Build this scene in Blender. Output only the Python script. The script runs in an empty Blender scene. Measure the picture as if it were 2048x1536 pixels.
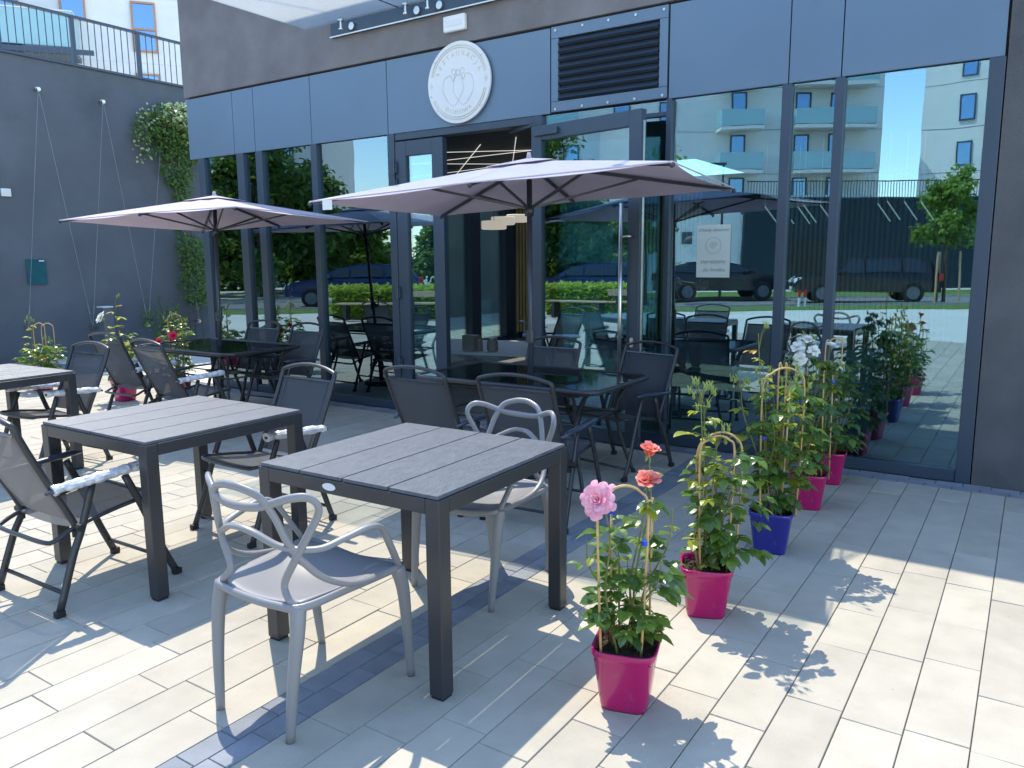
import bpy, bmesh, math, random
from mathutils import Vector, Matrix
R = math.radians
rnd = random.Random(7)
S = bpy.context.scene
COL = S.collection

# ------------------------------------------------------------------ camera, sky, sun, exposure
f_px = 1561.0
yaw, pitch, roll = R(33.74), R(8.99), R(-0.456)
d = Vector((-math.sin(yaw) * math.cos(pitch), math.cos(yaw) * math.cos(pitch), -math.sin(pitch)))
r0 = Vector((math.cos(yaw), math.sin(yaw), 0)); u0 = r0.cross(d)
rv = r0 * math.cos(roll) + u0 * math.sin(roll); uv = u0 * math.cos(roll) - r0 * math.sin(roll)
cam = bpy.data.cameras.new('camera'); co = bpy.data.objects.new('camera', cam); COL.objects.link(co)
m = Matrix((rv, uv, -d)).transposed().to_4x4(); m.translation = Vector((0, 0, 1.54)); co.matrix_world = m
cam.sensor_width = 36; cam.lens = f_px / 2048 * 36; cam.clip_start = 0.02; cam.clip_end = 900
S.camera = co
SUN_EL, SUN_AZ = R(57.8), math.atan2(0.581, -0.814)          # direction towards the sun, from +X
sdir = Vector((math.cos(SUN_AZ) * math.cos(SUN_EL), math.sin(SUN_AZ) * math.cos(SUN_EL), math.sin(SUN_EL)))
W = bpy.data.worlds.new('World'); S.world = W; W.use_nodes = True
wn = W.node_tree; sky = wn.nodes.new('ShaderNodeTexSky'); sky.sky_type = 'NISHITA'; sky.sun_disc = False
sky.sun_elevation = SUN_EL; sky.sun_rotation = math.pi / 2 - SUN_AZ
sky.air_density = 1.15; sky.dust_density = 0.3; sky.ozone_density = 3.0
wn.nodes['Background'].inputs[1].default_value = 0.15
wn.links.new(sky.outputs[0], wn.nodes['Background'].inputs[0])
sl = bpy.data.lights.new('sun', 'SUN'); sl.energy = 2.0; sl.angle = R(0.5); sl.color = (1, 0.925, 0.78)
so = bpy.data.objects.new('sun', sl); COL.objects.link(so); so.rotation_euler = sdir.to_track_quat('Z', 'Y').to_euler()
S.view_settings.view_transform = 'Standard'; S.view_settings.look = 'None'
S.view_settings.exposure = 1.7; S.view_settings.gamma = 1
S.render.engine = 'CYCLES'
S.cycles.use_denoising = True; S.cycles.max_bounces = 10; S.cycles.transparent_max_bounces = 24
S.cycles.glossy_bounces = 6; S.cycles.caustics_reflective = False; S.cycles.caustics_refractive = False
S.cycles.sample_clamp_indirect = 6

# ------------------------------------------------------------------ materials
MATS = {}
def newmat(name):
    m = bpy.data.materials.new(name); m.use_nodes = True; MATS[name] = m
    nt = m.node_tree; return m, nt, nt.nodes['Principled BSDF']
def mat(name, col, rough=0.5, metal=0.0, var=0.12, scale=8.0, bump=0.0, bscale=None, spec=0.5, island=0.0, coat=0.0, emit=None, stretch=None, detail=5):
    """procedural principled: noise-mottled colour, optional per-piece variation and bump"""
    m, nt, p = newmat(name); N, L = nt.nodes, nt.links
    tc = N.new('ShaderNodeTexCoord'); mp = N.new('ShaderNodeMapping'); L.new(tc.outputs['Object'], mp.inputs[0])
    if stretch: mp.inputs['Scale'].default_value = stretch
    nz = N.new('ShaderNodeTexNoise'); nz.inputs['Scale'].default_value = scale; nz.inputs['Detail'].default_value = detail
    L.new(mp.outputs[0], nz.inputs[0])
    cr = N.new('ShaderNodeMapRange'); cr.inputs[1].default_value = 0.3; cr.inputs[2].default_value = 0.7
    cr.inputs[3].default_value = 1 - var; cr.inputs[4].default_value = 1 + var; L.new(nz.outputs[0], cr.inputs[0])
    hsv = N.new('ShaderNodeHueSaturation'); hsv.inputs['Color'].default_value = (*col, 1)
    out = cr.outputs[0]
    if island:
        g = N.new('ShaderNodeNewGeometry'); mr = N.new('ShaderNodeMapRange')
        mr.inputs[3].default_value = 1 - island; mr.inputs[4].default_value = 1 + island
        L.new(g.outputs['Random Per Island'], mr.inputs[0])
        mu = N.new('ShaderNodeMath'); mu.operation = 'MULTIPLY'; L.new(out, mu.inputs[0]); L.new(mr.outputs[0], mu.inputs[1]); out = mu.outputs[0]
    L.new(out, hsv.inputs['Value']); L.new(hsv.outputs[0], p.inputs['Base Color'])
    p.inputs['Roughness'].default_value = rough; p.inputs['Metallic'].default_value = metal
    p.inputs['Specular IOR Level'].default_value = spec; p.inputs['Coat Weight'].default_value = coat
    if emit: p.inputs['Emission Color'].default_value = (*emit[0], 1); p.inputs['Emission Strength'].default_value = emit[1]
    rr = N.new('ShaderNodeMapRange'); rr.inputs[3].default_value = max(0, rough - 0.07); rr.inputs[4].default_value = min(1, rough + 0.07)
    L.new(nz.outputs[0], rr.inputs[0]); L.new(rr.outputs[0], p.inputs['Roughness'])
    if bump:
        b2 = N.new('ShaderNodeTexNoise'); b2.inputs['Scale'].default_value = bscale or scale * 4; b2.inputs['Detail'].default_value = 4
        L.new(mp.outputs[0], b2.inputs[0])
        bp = N.new('ShaderNodeBump'); bp.inputs['Strength'].default_value = bump; bp.inputs['Distance'].default_value = 0.01
        L.new(b2.outputs[0], bp.inputs['Height']); L.new(bp.outputs[0], p.inputs['Normal'])
    return m
def leafmat(name, c1, c2, trans=0.35, rough=0.38, tcol=(0.25, 0.42, 0.04)):
    m, nt, p = newmat(name); N, L = nt.nodes, nt.links
    g = N.new('ShaderNodeNewGeometry'); rp = N.new('ShaderNodeValToRGB')
    rp.color_ramp.elements[0].color = (*c1, 1); rp.color_ramp.elements[1].color = (*c2, 1)
    L.new(g.outputs['Random Per Island'], rp.inputs[0])
    nz = N.new('ShaderNodeTexNoise'); nz.inputs['Scale'].default_value = 60
    hs = N.new('ShaderNodeHueSaturation'); mr = N.new('ShaderNodeMapRange'); mr.inputs[3].default_value = .75; mr.inputs[4].default_value = 1.25
    L.new(nz.outputs[0], mr.inputs[0]); L.new(mr.outputs[0], hs.inputs['Value']); L.new(rp.outputs[0], hs.inputs['Color'])
    L.new(hs.outputs[0], p.inputs['Base Color']); p.inputs['Roughness'].default_value = rough; p.inputs['Specular IOR Level'].default_value = 0.5
    t = N.new('ShaderNodeBsdfTranslucent'); t.inputs[0].default_value = (*tcol, 1)
    mx = N.new('ShaderNodeMixShader'); mx.inputs[0].default_value = trans
    L.new(p.outputs[0], mx.inputs[1]); L.new(t.outputs[0], mx.inputs[2]); L.new(mx.outputs[0], N['Material Output'].inputs[0])
    return m
def fabricmat(name, col, tcol, trans, transp, rough=0.8, weave=900.0):
    m, nt, p = newmat(name); N, L = nt.nodes, nt.links
    tc = N.new('ShaderNodeTexCoord'); nz = N.new('ShaderNodeTexNoise'); nz.inputs['Scale'].default_value = 5
    L.new(tc.outputs['Object'], nz.inputs[0])
    mr = N.new('ShaderNodeMapRange'); mr.inputs[3].default_value = .85; mr.inputs[4].default_value = 1.15; L.new(nz.outputs[0], mr.inputs[0])
    hs = N.new('ShaderNodeHueSaturation'); hs.inputs['Color'].default_value = (*col, 1); L.new(mr.outputs[0], hs.inputs['Value'])
    L.new(hs.outputs[0], p.inputs['Base Color']); p.inputs['Roughness'].default_value = rough
    p.inputs['Sheen Weight'].default_value = 0.15
    n2 = N.new('ShaderNodeTexNoise'); n2.inputs['Scale'].default_value = weave; L.new(tc.outputs['Object'], n2.inputs[0])
    bp = N.new('ShaderNodeBump'); bp.inputs['Strength'].default_value = .25; bp.inputs['Distance'].default_value = .002
    L.new(n2.outputs[0], bp.inputs['Height']); L.new(bp.outputs[0], p.inputs['Normal'])
    t = N.new('ShaderNodeBsdfTranslucent'); t.inputs[0].default_value = (*tcol, 1)
    mx = N.new('ShaderNodeMixShader'); mx.inputs[0].default_value = trans
    L.new(p.outputs[0], mx.inputs[1]); L.new(t.outputs[0], mx.inputs[2]); last = mx
    if transp:
        tr = N.new('ShaderNodeBsdfTransparent'); m2 = N.new('ShaderNodeMixShader'); m2.inputs[0].default_value = transp
        L.new(mx.outputs[0], m2.inputs[1]); L.new(tr.outputs[0], m2.inputs[2]); last = m2
    L.new(last.outputs[0], N['Material Output'].inputs[0])
    return m
def glassmat(name, tint, refl, base, wav=0.0, rcol=(1, 1, 1), rough=0.0):
    """coated pane: see-through tint plus mirror reflection that grows towards grazing"""
    m, nt, p = newmat(name); N, L = nt.nodes, nt.links; N.remove(p)
    t = N.new('ShaderNodeBsdfTransparent'); t.inputs[0].default_value = (*tint, 1)
    g = N.new('ShaderNodeBsdfGlossy'); g.inputs['Color'].default_value = (*rcol, 1); g.inputs['Roughness'].default_value = rough
    fr = N.new('ShaderNodeFresnel'); fr.inputs[0].default_value = 1.5
    mr = N.new('ShaderNodeMapRange'); mr.inputs[1].default_value = 0.04; mr.inputs[2].default_value = 1
    mr.inputs[3].default_value = base; mr.inputs[4].default_value = refl; L.new(fr.outputs[0], mr.inputs[0])
    if wav:
        tc = N.new('ShaderNodeTexCoord'); mp = N.new('ShaderNodeMapping'); mp.inputs['Scale'].default_value = (1.1, 1, 2.6)
        nz = N.new('ShaderNodeTexNoise'); nz.inputs['Scale'].default_value = 1.1; nz.inputs['Detail'].default_value = 1.5
        L.new(tc.outputs['Object'], mp.inputs[0]); L.new(mp.outputs[0], nz.inputs[0])
        bp = N.new('ShaderNodeBump'); bp.inputs['Strength'].default_value = wav; bp.inputs['Distance'].default_value = 0.02
        L.new(nz.outputs[0], bp.inputs['Height']); L.new(bp.outputs[0], g.inputs['Normal'])
    mx = N.new('ShaderNodeMixShader'); L.new(mr.outputs[0], mx.inputs[0]); L.new(t.outputs[0], mx.inputs[1]); L.new(g.outputs[0], mx.inputs[2])
    L.new(mx.outputs[0], N['Material Output'].inputs[0])
    return m

M = {}
M['paver'] = mat('paver_concrete', (.415, .38, .31), .8, var=.07, scale=7, bump=.25, bscale=160, island=.08, spec=.25)
def stain(m_, col, scale, lo, hi, amt):
    nt = m_.node_tree; N, L = nt.nodes, nt.links; p = N['Principled BSDF']; src = p.inputs['Base Color'].links[0].from_socket
    tc = N.new('ShaderNodeTexCoord'); n1 = N.new('ShaderNodeTexNoise'); n1.inputs['Scale'].default_value = scale; n1.inputs['Detail'].default_value = 7; n1.inputs['Roughness'].default_value = .62
    L.new(tc.outputs['Object'], n1.inputs[0]); mr = N.new('ShaderNodeMapRange'); mr.inputs[1].default_value = lo; mr.inputs[2].default_value = hi; mr.inputs[3].default_value = 0; mr.inputs[4].default_value = amt; L.new(n1.outputs[0], mr.inputs[0])
    mx = N.new('ShaderNodeMix'); mx.data_type = 'RGBA'; L.new(mr.outputs[0], mx.inputs[0]); L.new(src, mx.inputs[6]); mx.inputs[7].default_value = (*col, 1); L.new(mx.outputs[2], p.inputs['Base Color'])
stain(M['paver'], (.27, .24, .20), 1.6, .52, .72, .42); stain(M['paver'], (.20, .18, .155), 34, .66, .74, .5)
M['darkpaver'] = mat('paver_anthracite', (.22, .235, .26), .75, var=.12, scale=9, bump=.35, bscale=150, island=.14, spec=.3)
M['joint'] = mat('joint_sand', (.15, .14, .125), .95, var=.3, scale=30)
M['plaza'] = mat('plaza_concrete', (.60, .575, .51), .85, var=.08, scale=.7)
M['stucco'] = mat('stucco_brown', (.225, .215, .22), .9, var=.16, scale=3, bump=.9, bscale=220, spec=.2)
M['stuccowall'] = mat('stucco_grey', (.13, .145, .165), .9, var=.12, scale=1.2, bump=.7, bscale=150, spec=.2)
M['pillar'] = mat('stucco_charcoal', (.125, .125, .128), .9, var=.16, scale=3, bump=.9, bscale=220, spec=.2)
M['panel'] = mat('cladding_blue_grey', (.14, .205, .275), .42, metal=.35, var=.07, scale=.8, spec=.5)
M['frame'] = mat('window_frame_anthracite', (.044, .066, .096), .38, metal=.1, var=.06, scale=2)
M['black'] = mat('black_rubber', (.012, .012, .014), .6)
M['steel'] = mat('brushed_steel', (.62, .60, .57), .3, metal=1, var=.05, scale=20)
M['white'] = mat('white_plastic', (.75, .76, .76), .4, var=.03)
M['glass'] = glassmat('coated_glazing', (.60, .83, .86), 1.0, .36, wav=.02, rcol=(.50, .70, .80))
M['glassin'] = glassmat('inner_glazing', (.82, .92, .90), .9, .08, rcol=(.85, .98, 1))
M['darkmetal'] = mat('powder_coated_metal', (.032, .033, .036), .38, var=.15, scale=14, spec=.5)
M['tabletop'] = mat('composite_plank', (.095, .108, .128), .44, var=.22, scale=26, bump=.5, bscale=70, stretch=(6, .7, 1), island=.05, spec=.55)
M['tableframe'] = mat('table_frame_paint', (.032, .034, .038), .34, var=.1, scale=6)
M['textile'] = fabricmat('textilene_mesh', (.058, .068, .085), (.185, .18, .17), .33, .05)
M['armpad'] = mat('armrest_plastic', (.035, .045, .065), .3, var=.2, scale=20, coat=.3)
M['resin'] = mat('grey_resin', (.225, .222, .225), .38, var=.03, scale=3)
M['umbrella'] = fabricmat('parasol_fabric', (.66, .59, .67), (.47, .41, .50), .32, 0, weave=500)
M['rib'] = mat('parasol_rib_metal', (.045, .05, .065), .35, metal=.2)
M['magenta'] = mat('magenta_pot', (.40, .006, .11), .22, var=.06, scale=4, coat=.25)
M['bluepot'] = mat('blue_pot', (.02, .02, .22), .22, var=.06, scale=4, coat=.25)
M['soil'] = mat('potting_soil', (.045, .026, .016), .95, var=.6, scale=90, bump=1.0, bscale=120)
M['cane'] = mat('bamboo_cane', (.52, .34, .13), .5, var=.2, scale=25)
M['stem'] = mat('rose_stem', (.16, .17, .045), .5, var=.3, scale=30)
M['clip'] = mat('blue_clip', (.01, .07, .55), .35)
M['leaf'] = leafmat('rose_leaf', (.042, .10, .032), (.11, .19, .038), .34, rough=.24)
M['leafyoung'] = leafmat('young_rose_leaf', (.16, .25, .03), (.36, .36, .05), .42, tcol=(.55, .6, .06))
M['leafrust'] = leafmat('rust_young_leaf', (.42, .17, .02), (.5, .30, .04), .35, tcol=(.6, .3, .04))
M['bud'] = leafmat('green_bud', (.16, .24, .05), (.26, .32, .08), .2)
M['pink'] = leafmat('pink_petal', (.86, .34, .46), (.93, .56, .62), .3, .6, (.9, .3, .45))
M['salmon'] = leafmat('salmon_petal', (.80, .20, .16), (.88, .33, .25), .3, .6, (.9, .3, .2))
M['whitepetal'] = leafmat('white_petal', (.78, .77, .68), (.86, .86, .80), .3, .6, (.8, .8, .7))
M['red'] = leafmat('red_petal', (.65, .01, .06), (.8, .03, .12), .25, .6, (.8, .02, .08))
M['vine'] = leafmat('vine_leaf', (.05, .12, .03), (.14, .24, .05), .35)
M['vinepale'] = leafmat('pale_vine_leaf', (.42, .48, .22), (.62, .62, .38), .3)  # sun on the climber's crown painted in as a paler leaf colour
M['tree'] = leafmat('tree_leaf', (.07, .15, .03), (.18, .28, .06), .42, tcol=(.35, .5, .08))
M['treedark'] = leafmat('dark_tree_leaf', (.045, .10, .03), (.11, .19, .05), .4, tcol=(.3, .45, .08))
M['hedge'] = leafmat('hedge_leaf', (.19, .30, .03), (.36, .46, .06), .45, tcol=(.5, .65, .08))
M['bark'] = mat('bark', (.10, .075, .055), .9, var=.4, scale=12, bump=.8)
M['grass'] = mat('mown_grass', (.10, .19, .03), .95, var=.35, scale=6, bump=1, bscale=60)
M['asphalt'] = mat('asphalt', (.20, .20, .20), .9, var=.12, scale=4, bump=.3)
M['garage'] = mat('blue_grey_stucco', (.018, .036, .048), .9, var=.12, scale=1)
M['render'] = mat('white_render', (.72, .72, .70), .85, var=.04, scale=1.5, bump=.2)
M['cream'] = mat('cream_render', (.72, .72, .70), .85, var=.04, scale=1.5)
M['bluepane'] = glassmat('apartment_pane', (.10, .18, .26), 1, .42, rcol=(.42, .66, 1.0))
M['orangewood'] = mat('orange_window_frame', (.42, .22, .11), .5, var=.1)
M['frost'] = mat('balcony_glass', (.30, .50, .54), .2, var=.04, scale=2, spec=.6)
M['carpaint'] = mat('black_car_paint', (.006, .008, .014), .2, var=.1, coat=.25, spec=.4)
M['carpaintb'] = mat('blue_car_paint', (.01, .03, .11), .2, var=.1, coat=.3, spec=.4)
M['carglass'] = mat('car_glass', (.012, .018, .022), .05, spec=.8)
M['tyre'] = mat('tyre_rubber', (.016, .016, .017), .85)
M['lampglass'] = mat('headlight_glass', (.75, .78, .8), .1, spec=.8)
M['redlight'] = mat('tail_light', (.5, .01, .02), .15)
M['plate'] = mat('number_plate', (.8, .8, .78), .5)
M['timber'] = mat('bench_timber', (.50, .33, .20), .6, var=.2, scale=8, stretch=(1, 8, 8))
M['slat'] = mat('oak_slat', (.56, .38, .16), .5, var=.2, scale=6, stretch=(6, 6, .6), island=.12)
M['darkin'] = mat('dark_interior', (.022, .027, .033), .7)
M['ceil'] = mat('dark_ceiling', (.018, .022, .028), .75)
M['floorin'] = mat('interior_tile', (.24, .245, .235), .18, var=.1, scale=3, spec=.5)
M['strip'] = mat('led_strip', (.8, .8, .78), .5, emit=((1, .97, .88), .22))
M['shade'] = mat('pendant_shade', (.62, .60, .54), .7, var=.05, emit=((1, .9, .75), .12))
M['cable'] = mat('steel_cable', (.24, .26, .29), .5, metal=.3)
M['tealbox'] = mat('teal_cabinet', (.012, .10, .12), .35)
M['postgrey'] = mat('bollard_grey', (.13, .14, .155), .5)
M['skin'] = mat('skin', (.50, .30, .22), .55, var=.08, scale=14)
M['tshirt'] = mat('navy_tshirt', (.035, .042, .06), .9, var=.2)
M['jeans'] = mat('dark_jeans', (.05, .058, .08), .9, var=.25, scale=20)
M['hair'] = mat('grey_brown_hair', (.14, .11, .085), .7, var=.4, scale=40)
M['shoe'] = mat('dark_shoe', (.02, .02, .02), .5)
M['paper'] = mat('notice_paper', (.50, .58, .56), .8, var=.02)
M['ink'] = mat('notice_ink', (.22, .24, .24), .8)
M['signwhite'] = mat('sign_face', (.70, .71, .71), .45, var=.02)
M['signgold'] = mat('sign_gold_line', (.63, .61, .50), .35, metal=.15)
M['signgrey'] = mat('sign_grey_line', (.57, .60, .62), .5)
M['carton'] = mat('grey_card', (.32, .30, .25), .8)
def mk_canopy():
    m, nt, p = newmat('frosted_canopy_glass'); N, L = nt.nodes, nt.links
    p.inputs['Base Color'].default_value = (.72, .76, .76, 1); p.inputs['Roughness'].default_value = .25
    nz = N.new('ShaderNodeTexNoise'); nz.inputs['Scale'].default_value = 3; nz.inputs['Detail'].default_value = 6
    mr = N.new('ShaderNodeMapRange'); mr.inputs[3].default_value = .8; mr.inputs[4].default_value = .96; L.new(nz.outputs[0], mr.inputs[0])
    cc = N.new('ShaderNodeCombineColor'); [L.new(mr.outputs[0], cc.inputs[i]) for i in range(3)]
    t = N.new('ShaderNodeBsdfTranslucent'); L.new(cc.outputs[0], t.inputs[0])
    mx = N.new('ShaderNodeMixShader'); mx.inputs[0].default_value = .88
    L.new(p.outputs[0], mx.inputs[1]); L.new(t.outputs[0], mx.inputs[2])
    tr = N.new('ShaderNodeBsdfTransparent'); tr.inputs[0].default_value = (.92, .97, .97, 1); m2 = N.new('ShaderNodeMixShader'); m2.inputs[0].default_value = .83
    L.new(mx.outputs[0], m2.inputs[1]); L.new(tr.outputs[0], m2.inputs[2]); L.new(m2.outputs[0], N['Material Output'].inputs[0]); return m
M['canopy'] = mk_canopy()
def mk_wrap():
    m, nt, p = newmat('plastic_wrap'); N, L = nt.nodes, nt.links
    p.inputs['Base Color'].default_value = (.72, .73, .76, 1); p.inputs['Roughness'].default_value = .14
    tc = N.new('ShaderNodeTexCoord'); nz = N.new('ShaderNodeTexNoise'); nz.inputs['Scale'].default_value = 28; nz.inputs['Detail'].default_value = 4
    L.new(tc.outputs['Object'], nz.inputs[0]); bp = N.new('ShaderNodeBump'); bp.inputs['Strength'].default_value = 1; bp.inputs['Distance'].default_value = .012
    L.new(nz.outputs[0], bp.inputs['Height']); L.new(bp.outputs[0], p.inputs['Normal'])
    tr = N.new('ShaderNodeBsdfTransparent'); mx = N.new('ShaderNodeMixShader')
    mr = N.new('ShaderNodeMapRange'); mr.inputs[1].default_value = .35; mr.inputs[2].default_value = .65; mr.inputs[3].default_value = .0; mr.inputs[4].default_value = .38
    L.new(nz.outputs[0], mr.inputs[0]); L.new(mr.outputs[0], mx.inputs[0])
    L.new(p.outputs[0], mx.inputs[1]); L.new(tr.outputs[0], mx.inputs[2]); L.new(mx.outputs[0], N['Material Output'].inputs[0]); return m
M['wrap'] = mk_wrap()
def mk_tinted():
    m, nt, p = newmat('dark_table_glass'); N, L = nt.nodes, nt.links
    p.inputs['Base Color'].default_value = (.012, .018, .02, 1); p.inputs['Roughness'].default_value = .04; p.inputs['Specular IOR Level'].default_value = .7
    nz = N.new('ShaderNodeTexNoise'); nz.inputs['Scale'].default_value = 300
    mr = N.new('ShaderNodeMapRange'); mr.inputs[3].default_value = .25; mr.inputs[4].default_value = .45; L.new(nz.outputs[0], mr.inputs[0])
    tr = N.new('ShaderNodeBsdfTransparent'); tr.inputs[0].default_value = (.35, .42, .42, 1); mx = N.new('ShaderNodeMixShader'); L.new(mr.outputs[0], mx.inputs[0])
    L.new(p.outputs[0], mx.inputs[1]); L.new(tr.outputs[0], mx.inputs[2]); L.new(mx.outputs[0], N['Material Output'].inputs[0]); return m
M['tableglass'] = mk_tinted()

stain(M['stuccowall'], (.05, .055, .06), .7, .5, .75, .5); stain(M['stucco'], (.16, .15, .155), .9, .5, .75, .3); stain(M['panel'], (.20, .26, .32), 2.2, .58, .8, .25)
for k_ in ('magenta', 'bluepot'): stain(M[k_], (.25, .18, .14), 14, .60, .78, .35)
stain(M['tabletop'], (.17, .175, .18), 5, .55, .75, .45)
# ------------------------------------------------------------------ mesh helpers
class MB:
    def __init__(s): s.v = []; s.f = []; s.T = None
    def add(s, vs, fs):
        o = len(s.v); s.v += [tuple(v) for v in vs]; s.f += [tuple(i + o for i in f) for f in fs]
    def box(s, x0, x1, y0, y1, z0, z1):
        s.add([(x0, y0, z0), (x1, y0, z0), (x1, y1, z0), (x0, y1, z0), (x0, y0, z1), (x1, y0, z1), (x1, y1, z1), (x0, y1, z1)],
              [(0, 3, 2, 1), (4, 5, 6, 7), (0, 1, 5, 4), (1, 2, 6, 5), (2, 3, 7, 6), (3, 0, 4, 7)])
    def bar(s, a, b, w, h, up=(0, 0, 1)):
        """rectangular bar from a to b, w across, h along up"""
        a, b, up = Vector(a), Vector(b), Vector(up); t = (b - a).normalized(); x = t.cross(up)
        if x.length < 1e-4: x = t.cross(Vector((1, 0, 0)))
        x.normalize(); y = x.cross(t).normalized(); x *= w / 2; y *= h / 2
        s.add([a - x - y, a + x - y, a + x + y, a - x + y, b - x - y, b + x - y, b + x + y, b - x + y],
              [(0, 1, 2, 3), (7, 6, 5, 4), (0, 4, 5, 1), (1, 5, 6, 2), (2, 6, 7, 3), (3, 7, 4, 0)])
    def tube(s, pts, r, n=8, closed=False, flat=1.0, up=None, cap=True):
        """swept round (or flattened) tube; r may be a list"""
        P = [Vector(p) for p in pts]; k = len(P); rs = r if isinstance(r, (list, tuple)) else [r] * k
        rings = []; nrm = None
        for i in range(k):
            a = P[(i - 1) % k] if (closed or i) else P[0]; b = P[(i + 1) % k] if (closed or i < k - 1) else P[-1]
            t = (b - a).normalized()
            if up is not None: nrm = Vector(up) - t * t.dot(Vector(up))
            elif nrm is None: nrm = t.orthogonal()
            else: nrm = nrm - t * t.dot(nrm)
            if nrm.length < 1e-6: nrm = t.orthogonal()
            nrm.normalize(); bi = t.cross(nrm)
            rings.append([P[i] + nrm * (math.cos(2 * math.pi * j / n) * rs[i] * flat) + bi * (math.sin(2 * math.pi * j / n) * rs[i]) for j in range(n)])
        o = len(s.v)
        for rg in rings: s.v += [tuple(v) for v in rg]
        for i in range(k if closed else k - 1):
            i2 = (i + 1) % k
            for j in range(n):
                j2 = (j + 1) % n; s.f.append((o + i * n + j, o + i * n + j2, o + i2 * n + j2, o + i2 * n + j))
        if cap and not closed:
            s.f.append(tuple(o + j for j in range(n))[::-1]); s.f.append(tuple(o + (k - 1) * n + j for j in range(n)))
    def cyl(s, a, b, r, n=16, r2=None): s.tube([a, b], [r, r if r2 is None else r2], n)
    def ball(s, c, r, n=8, sz=1.0):
        c = Vector(c); rings = []
        for i in range(1, n):
            th = math.pi * i / n
            rings.append([(c.x + r * math.sin(th) * math.cos(2 * math.pi * j / n), c.y + r * math.sin(th) * math.sin(2 * math.pi * j / n), c.z + r * sz * math.cos(th)) for j in range(n)])
        o = len(s.v); s.v.append((c.x, c.y, c.z + r * sz))
        for rg in rings: s.v += rg
        s.v.append((c.x, c.y, c.z - r * sz)); e = len(s.v) - 1
        for j in range(n):
            j2 = (j + 1) % n; s.f.append((o, o + 1 + j, o + 1 + j2)); s.f.append((e, o + 1 + (n - 2) * n + j2, o + 1 + (n - 2) * n + j))
            for i in range(n - 2): s.f.append((o + 1 + i * n + j, o + 1 + (i + 1) * n + j, o + 1 + (i + 1) * n + j2, o + 1 + i * n + j2))
    def quad(s, a, b, c, e): s.add([a, b, c, e], [(0, 1, 2, 3)])
    def prism(s, poly, z0, z1):
        n = len(poly); s.add([(x, y, z0) for x, y in poly] + [(x, y, z1) for x, y in poly],
              [tuple(range(n))[::-1], tuple(range(n, 2 * n))] + [(i, (i + 1) % n, n + (i + 1) % n, n + i) for i in range(n)])
    def leaf(s, base, dirn, up, L, w, fold=.25, curl=.25, tip=.0):
        """pointed oval leaf folded on its midrib and curled down at the tip"""
        dn = Vector(dirn).normalized(); sd = dn.cross(Vector(up))
        if sd.length < 1e-3: sd = dn.orthogonal()
        sd.normalize(); up = sd.cross(dn); b = Vector(base); vs = []
        for t, k in ((0, .0), (.22, .8), (.5, 1.0), (.78, .66), (1, 0)):
            c = b + dn * (L * t) - up * (L * curl * t * t)
            if k == 0: vs.append(c)
            else: vs += [c + sd * (w * .5 * k) + up * (w * fold * k), c, c - sd * (w * .5 * k) + up * (w * fold * k)]
        s.add(vs, [(0, 1, 2), (0, 2, 3), (1, 4, 5, 2), (2, 5, 6, 3), (4, 7, 8, 5), (5, 8, 9, 6), (7, 10, 8), (8, 10, 9)])
    def lathe(s, prof, c, n=20, sq=None):
        """prof: (radius, z); sq: superellipse exponent for rounded-square pots"""
        o = len(s.v)
        for r, z in prof:
            for j in range(n):
                a = 2 * math.pi * j / n; ca, sa = math.cos(a), math.sin(a); k = 1
                if sq: k = 1 / (abs(ca) ** sq + abs(sa) ** sq) ** (1 / sq)
                s.v.append((c[0] + r * k * ca, c[1] + r * k * sa, c[2] + z))
        for i in range(len(prof) - 1):
            for j in range(n):
                j2 = (j + 1) % n; s.f.append((o + i * n + j, o + i * n + j2, o + (i + 1) * n + j2, o + (i + 1) * n + j))
    def build(s, name, material, parent=None, smooth=False, bevel=0.0, solid=0.0, subsurf=0, kind=None):
        me = bpy.data.meshes.new(name); me.from_pydata(s.v, [], s.f); me.update()
        me.materials.append(M[material] if isinstance(material, str) else material)
        if smooth:
            me.polygons.foreach_set('use_smooth', [True] * len(me.polygons))
        o = bpy.data.objects.new(name, me); COL.objects.link(o)
        if parent is not None: o.parent = parent
        if solid: md = o.modifiers.new('s', 'SOLIDIFY'); md.thickness = solid; md.offset = 0
        if subsurf: md = o.modifiers.new('ss', 'SUBSURF'); md.levels = subsurf; md.render_levels = subsurf
        if bevel:
            md = o.modifiers.new('b', 'BEVEL'); md.width = bevel; md.segments = 2; md.limit_method = 'ANGLE'; md.angle_limit = R(40)
        if kind: o['kind'] = kind
        return o
def spline(pts, n=8, closed=False):
    P = [Vector(p) for p in pts]; k = len(P); out = []
    for i in range(k if closed else k - 1):
        p1, p2 = P[i], P[(i + 1) % k]; p0 = P[(i - 1) % k] if (closed or i) else p1 * 2 - p2; p3 = P[(i + 2) % k] if (closed or i < k - 2) else p2 * 2 - p1
        for j in range(n):
            t = j / n; out.append(.5 * ((2 * p1) + (p2 - p0) * t + (2 * p0 - 5 * p1 + 4 * p2 - p3) * t * t + (3 * p1 - p0 - 3 * p2 + p3) * t ** 3))
    if not closed: out.append(P[-1])
    return out
def tag(o, label, cat, group=None):
    o['label'] = label; o['category'] = cat
    if group: o['group'] = group
    return o
def thing(name, label, cat, loc=(0, 0, 0), rz=0.0, group=None):
    o = bpy.data.objects.new(name, None); COL.objects.link(o); o.empty_display_size = .1
    o.location = loc; o.rotation_euler = (0, 0, rz); return tag(o, label, cat, group)
def dup(root, loc, rz, label, group=None):
    def cp(o, par):
        c = o.copy(); COL.objects.link(c); c.parent = par
        for ch in list(o.children): cp(ch, c)
        return c
    c = cp(root, None); c.location = loc; c.rotation_euler = (0, 0, rz); c['label'] = label
    if group: c['group'] = group
    return c
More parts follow.
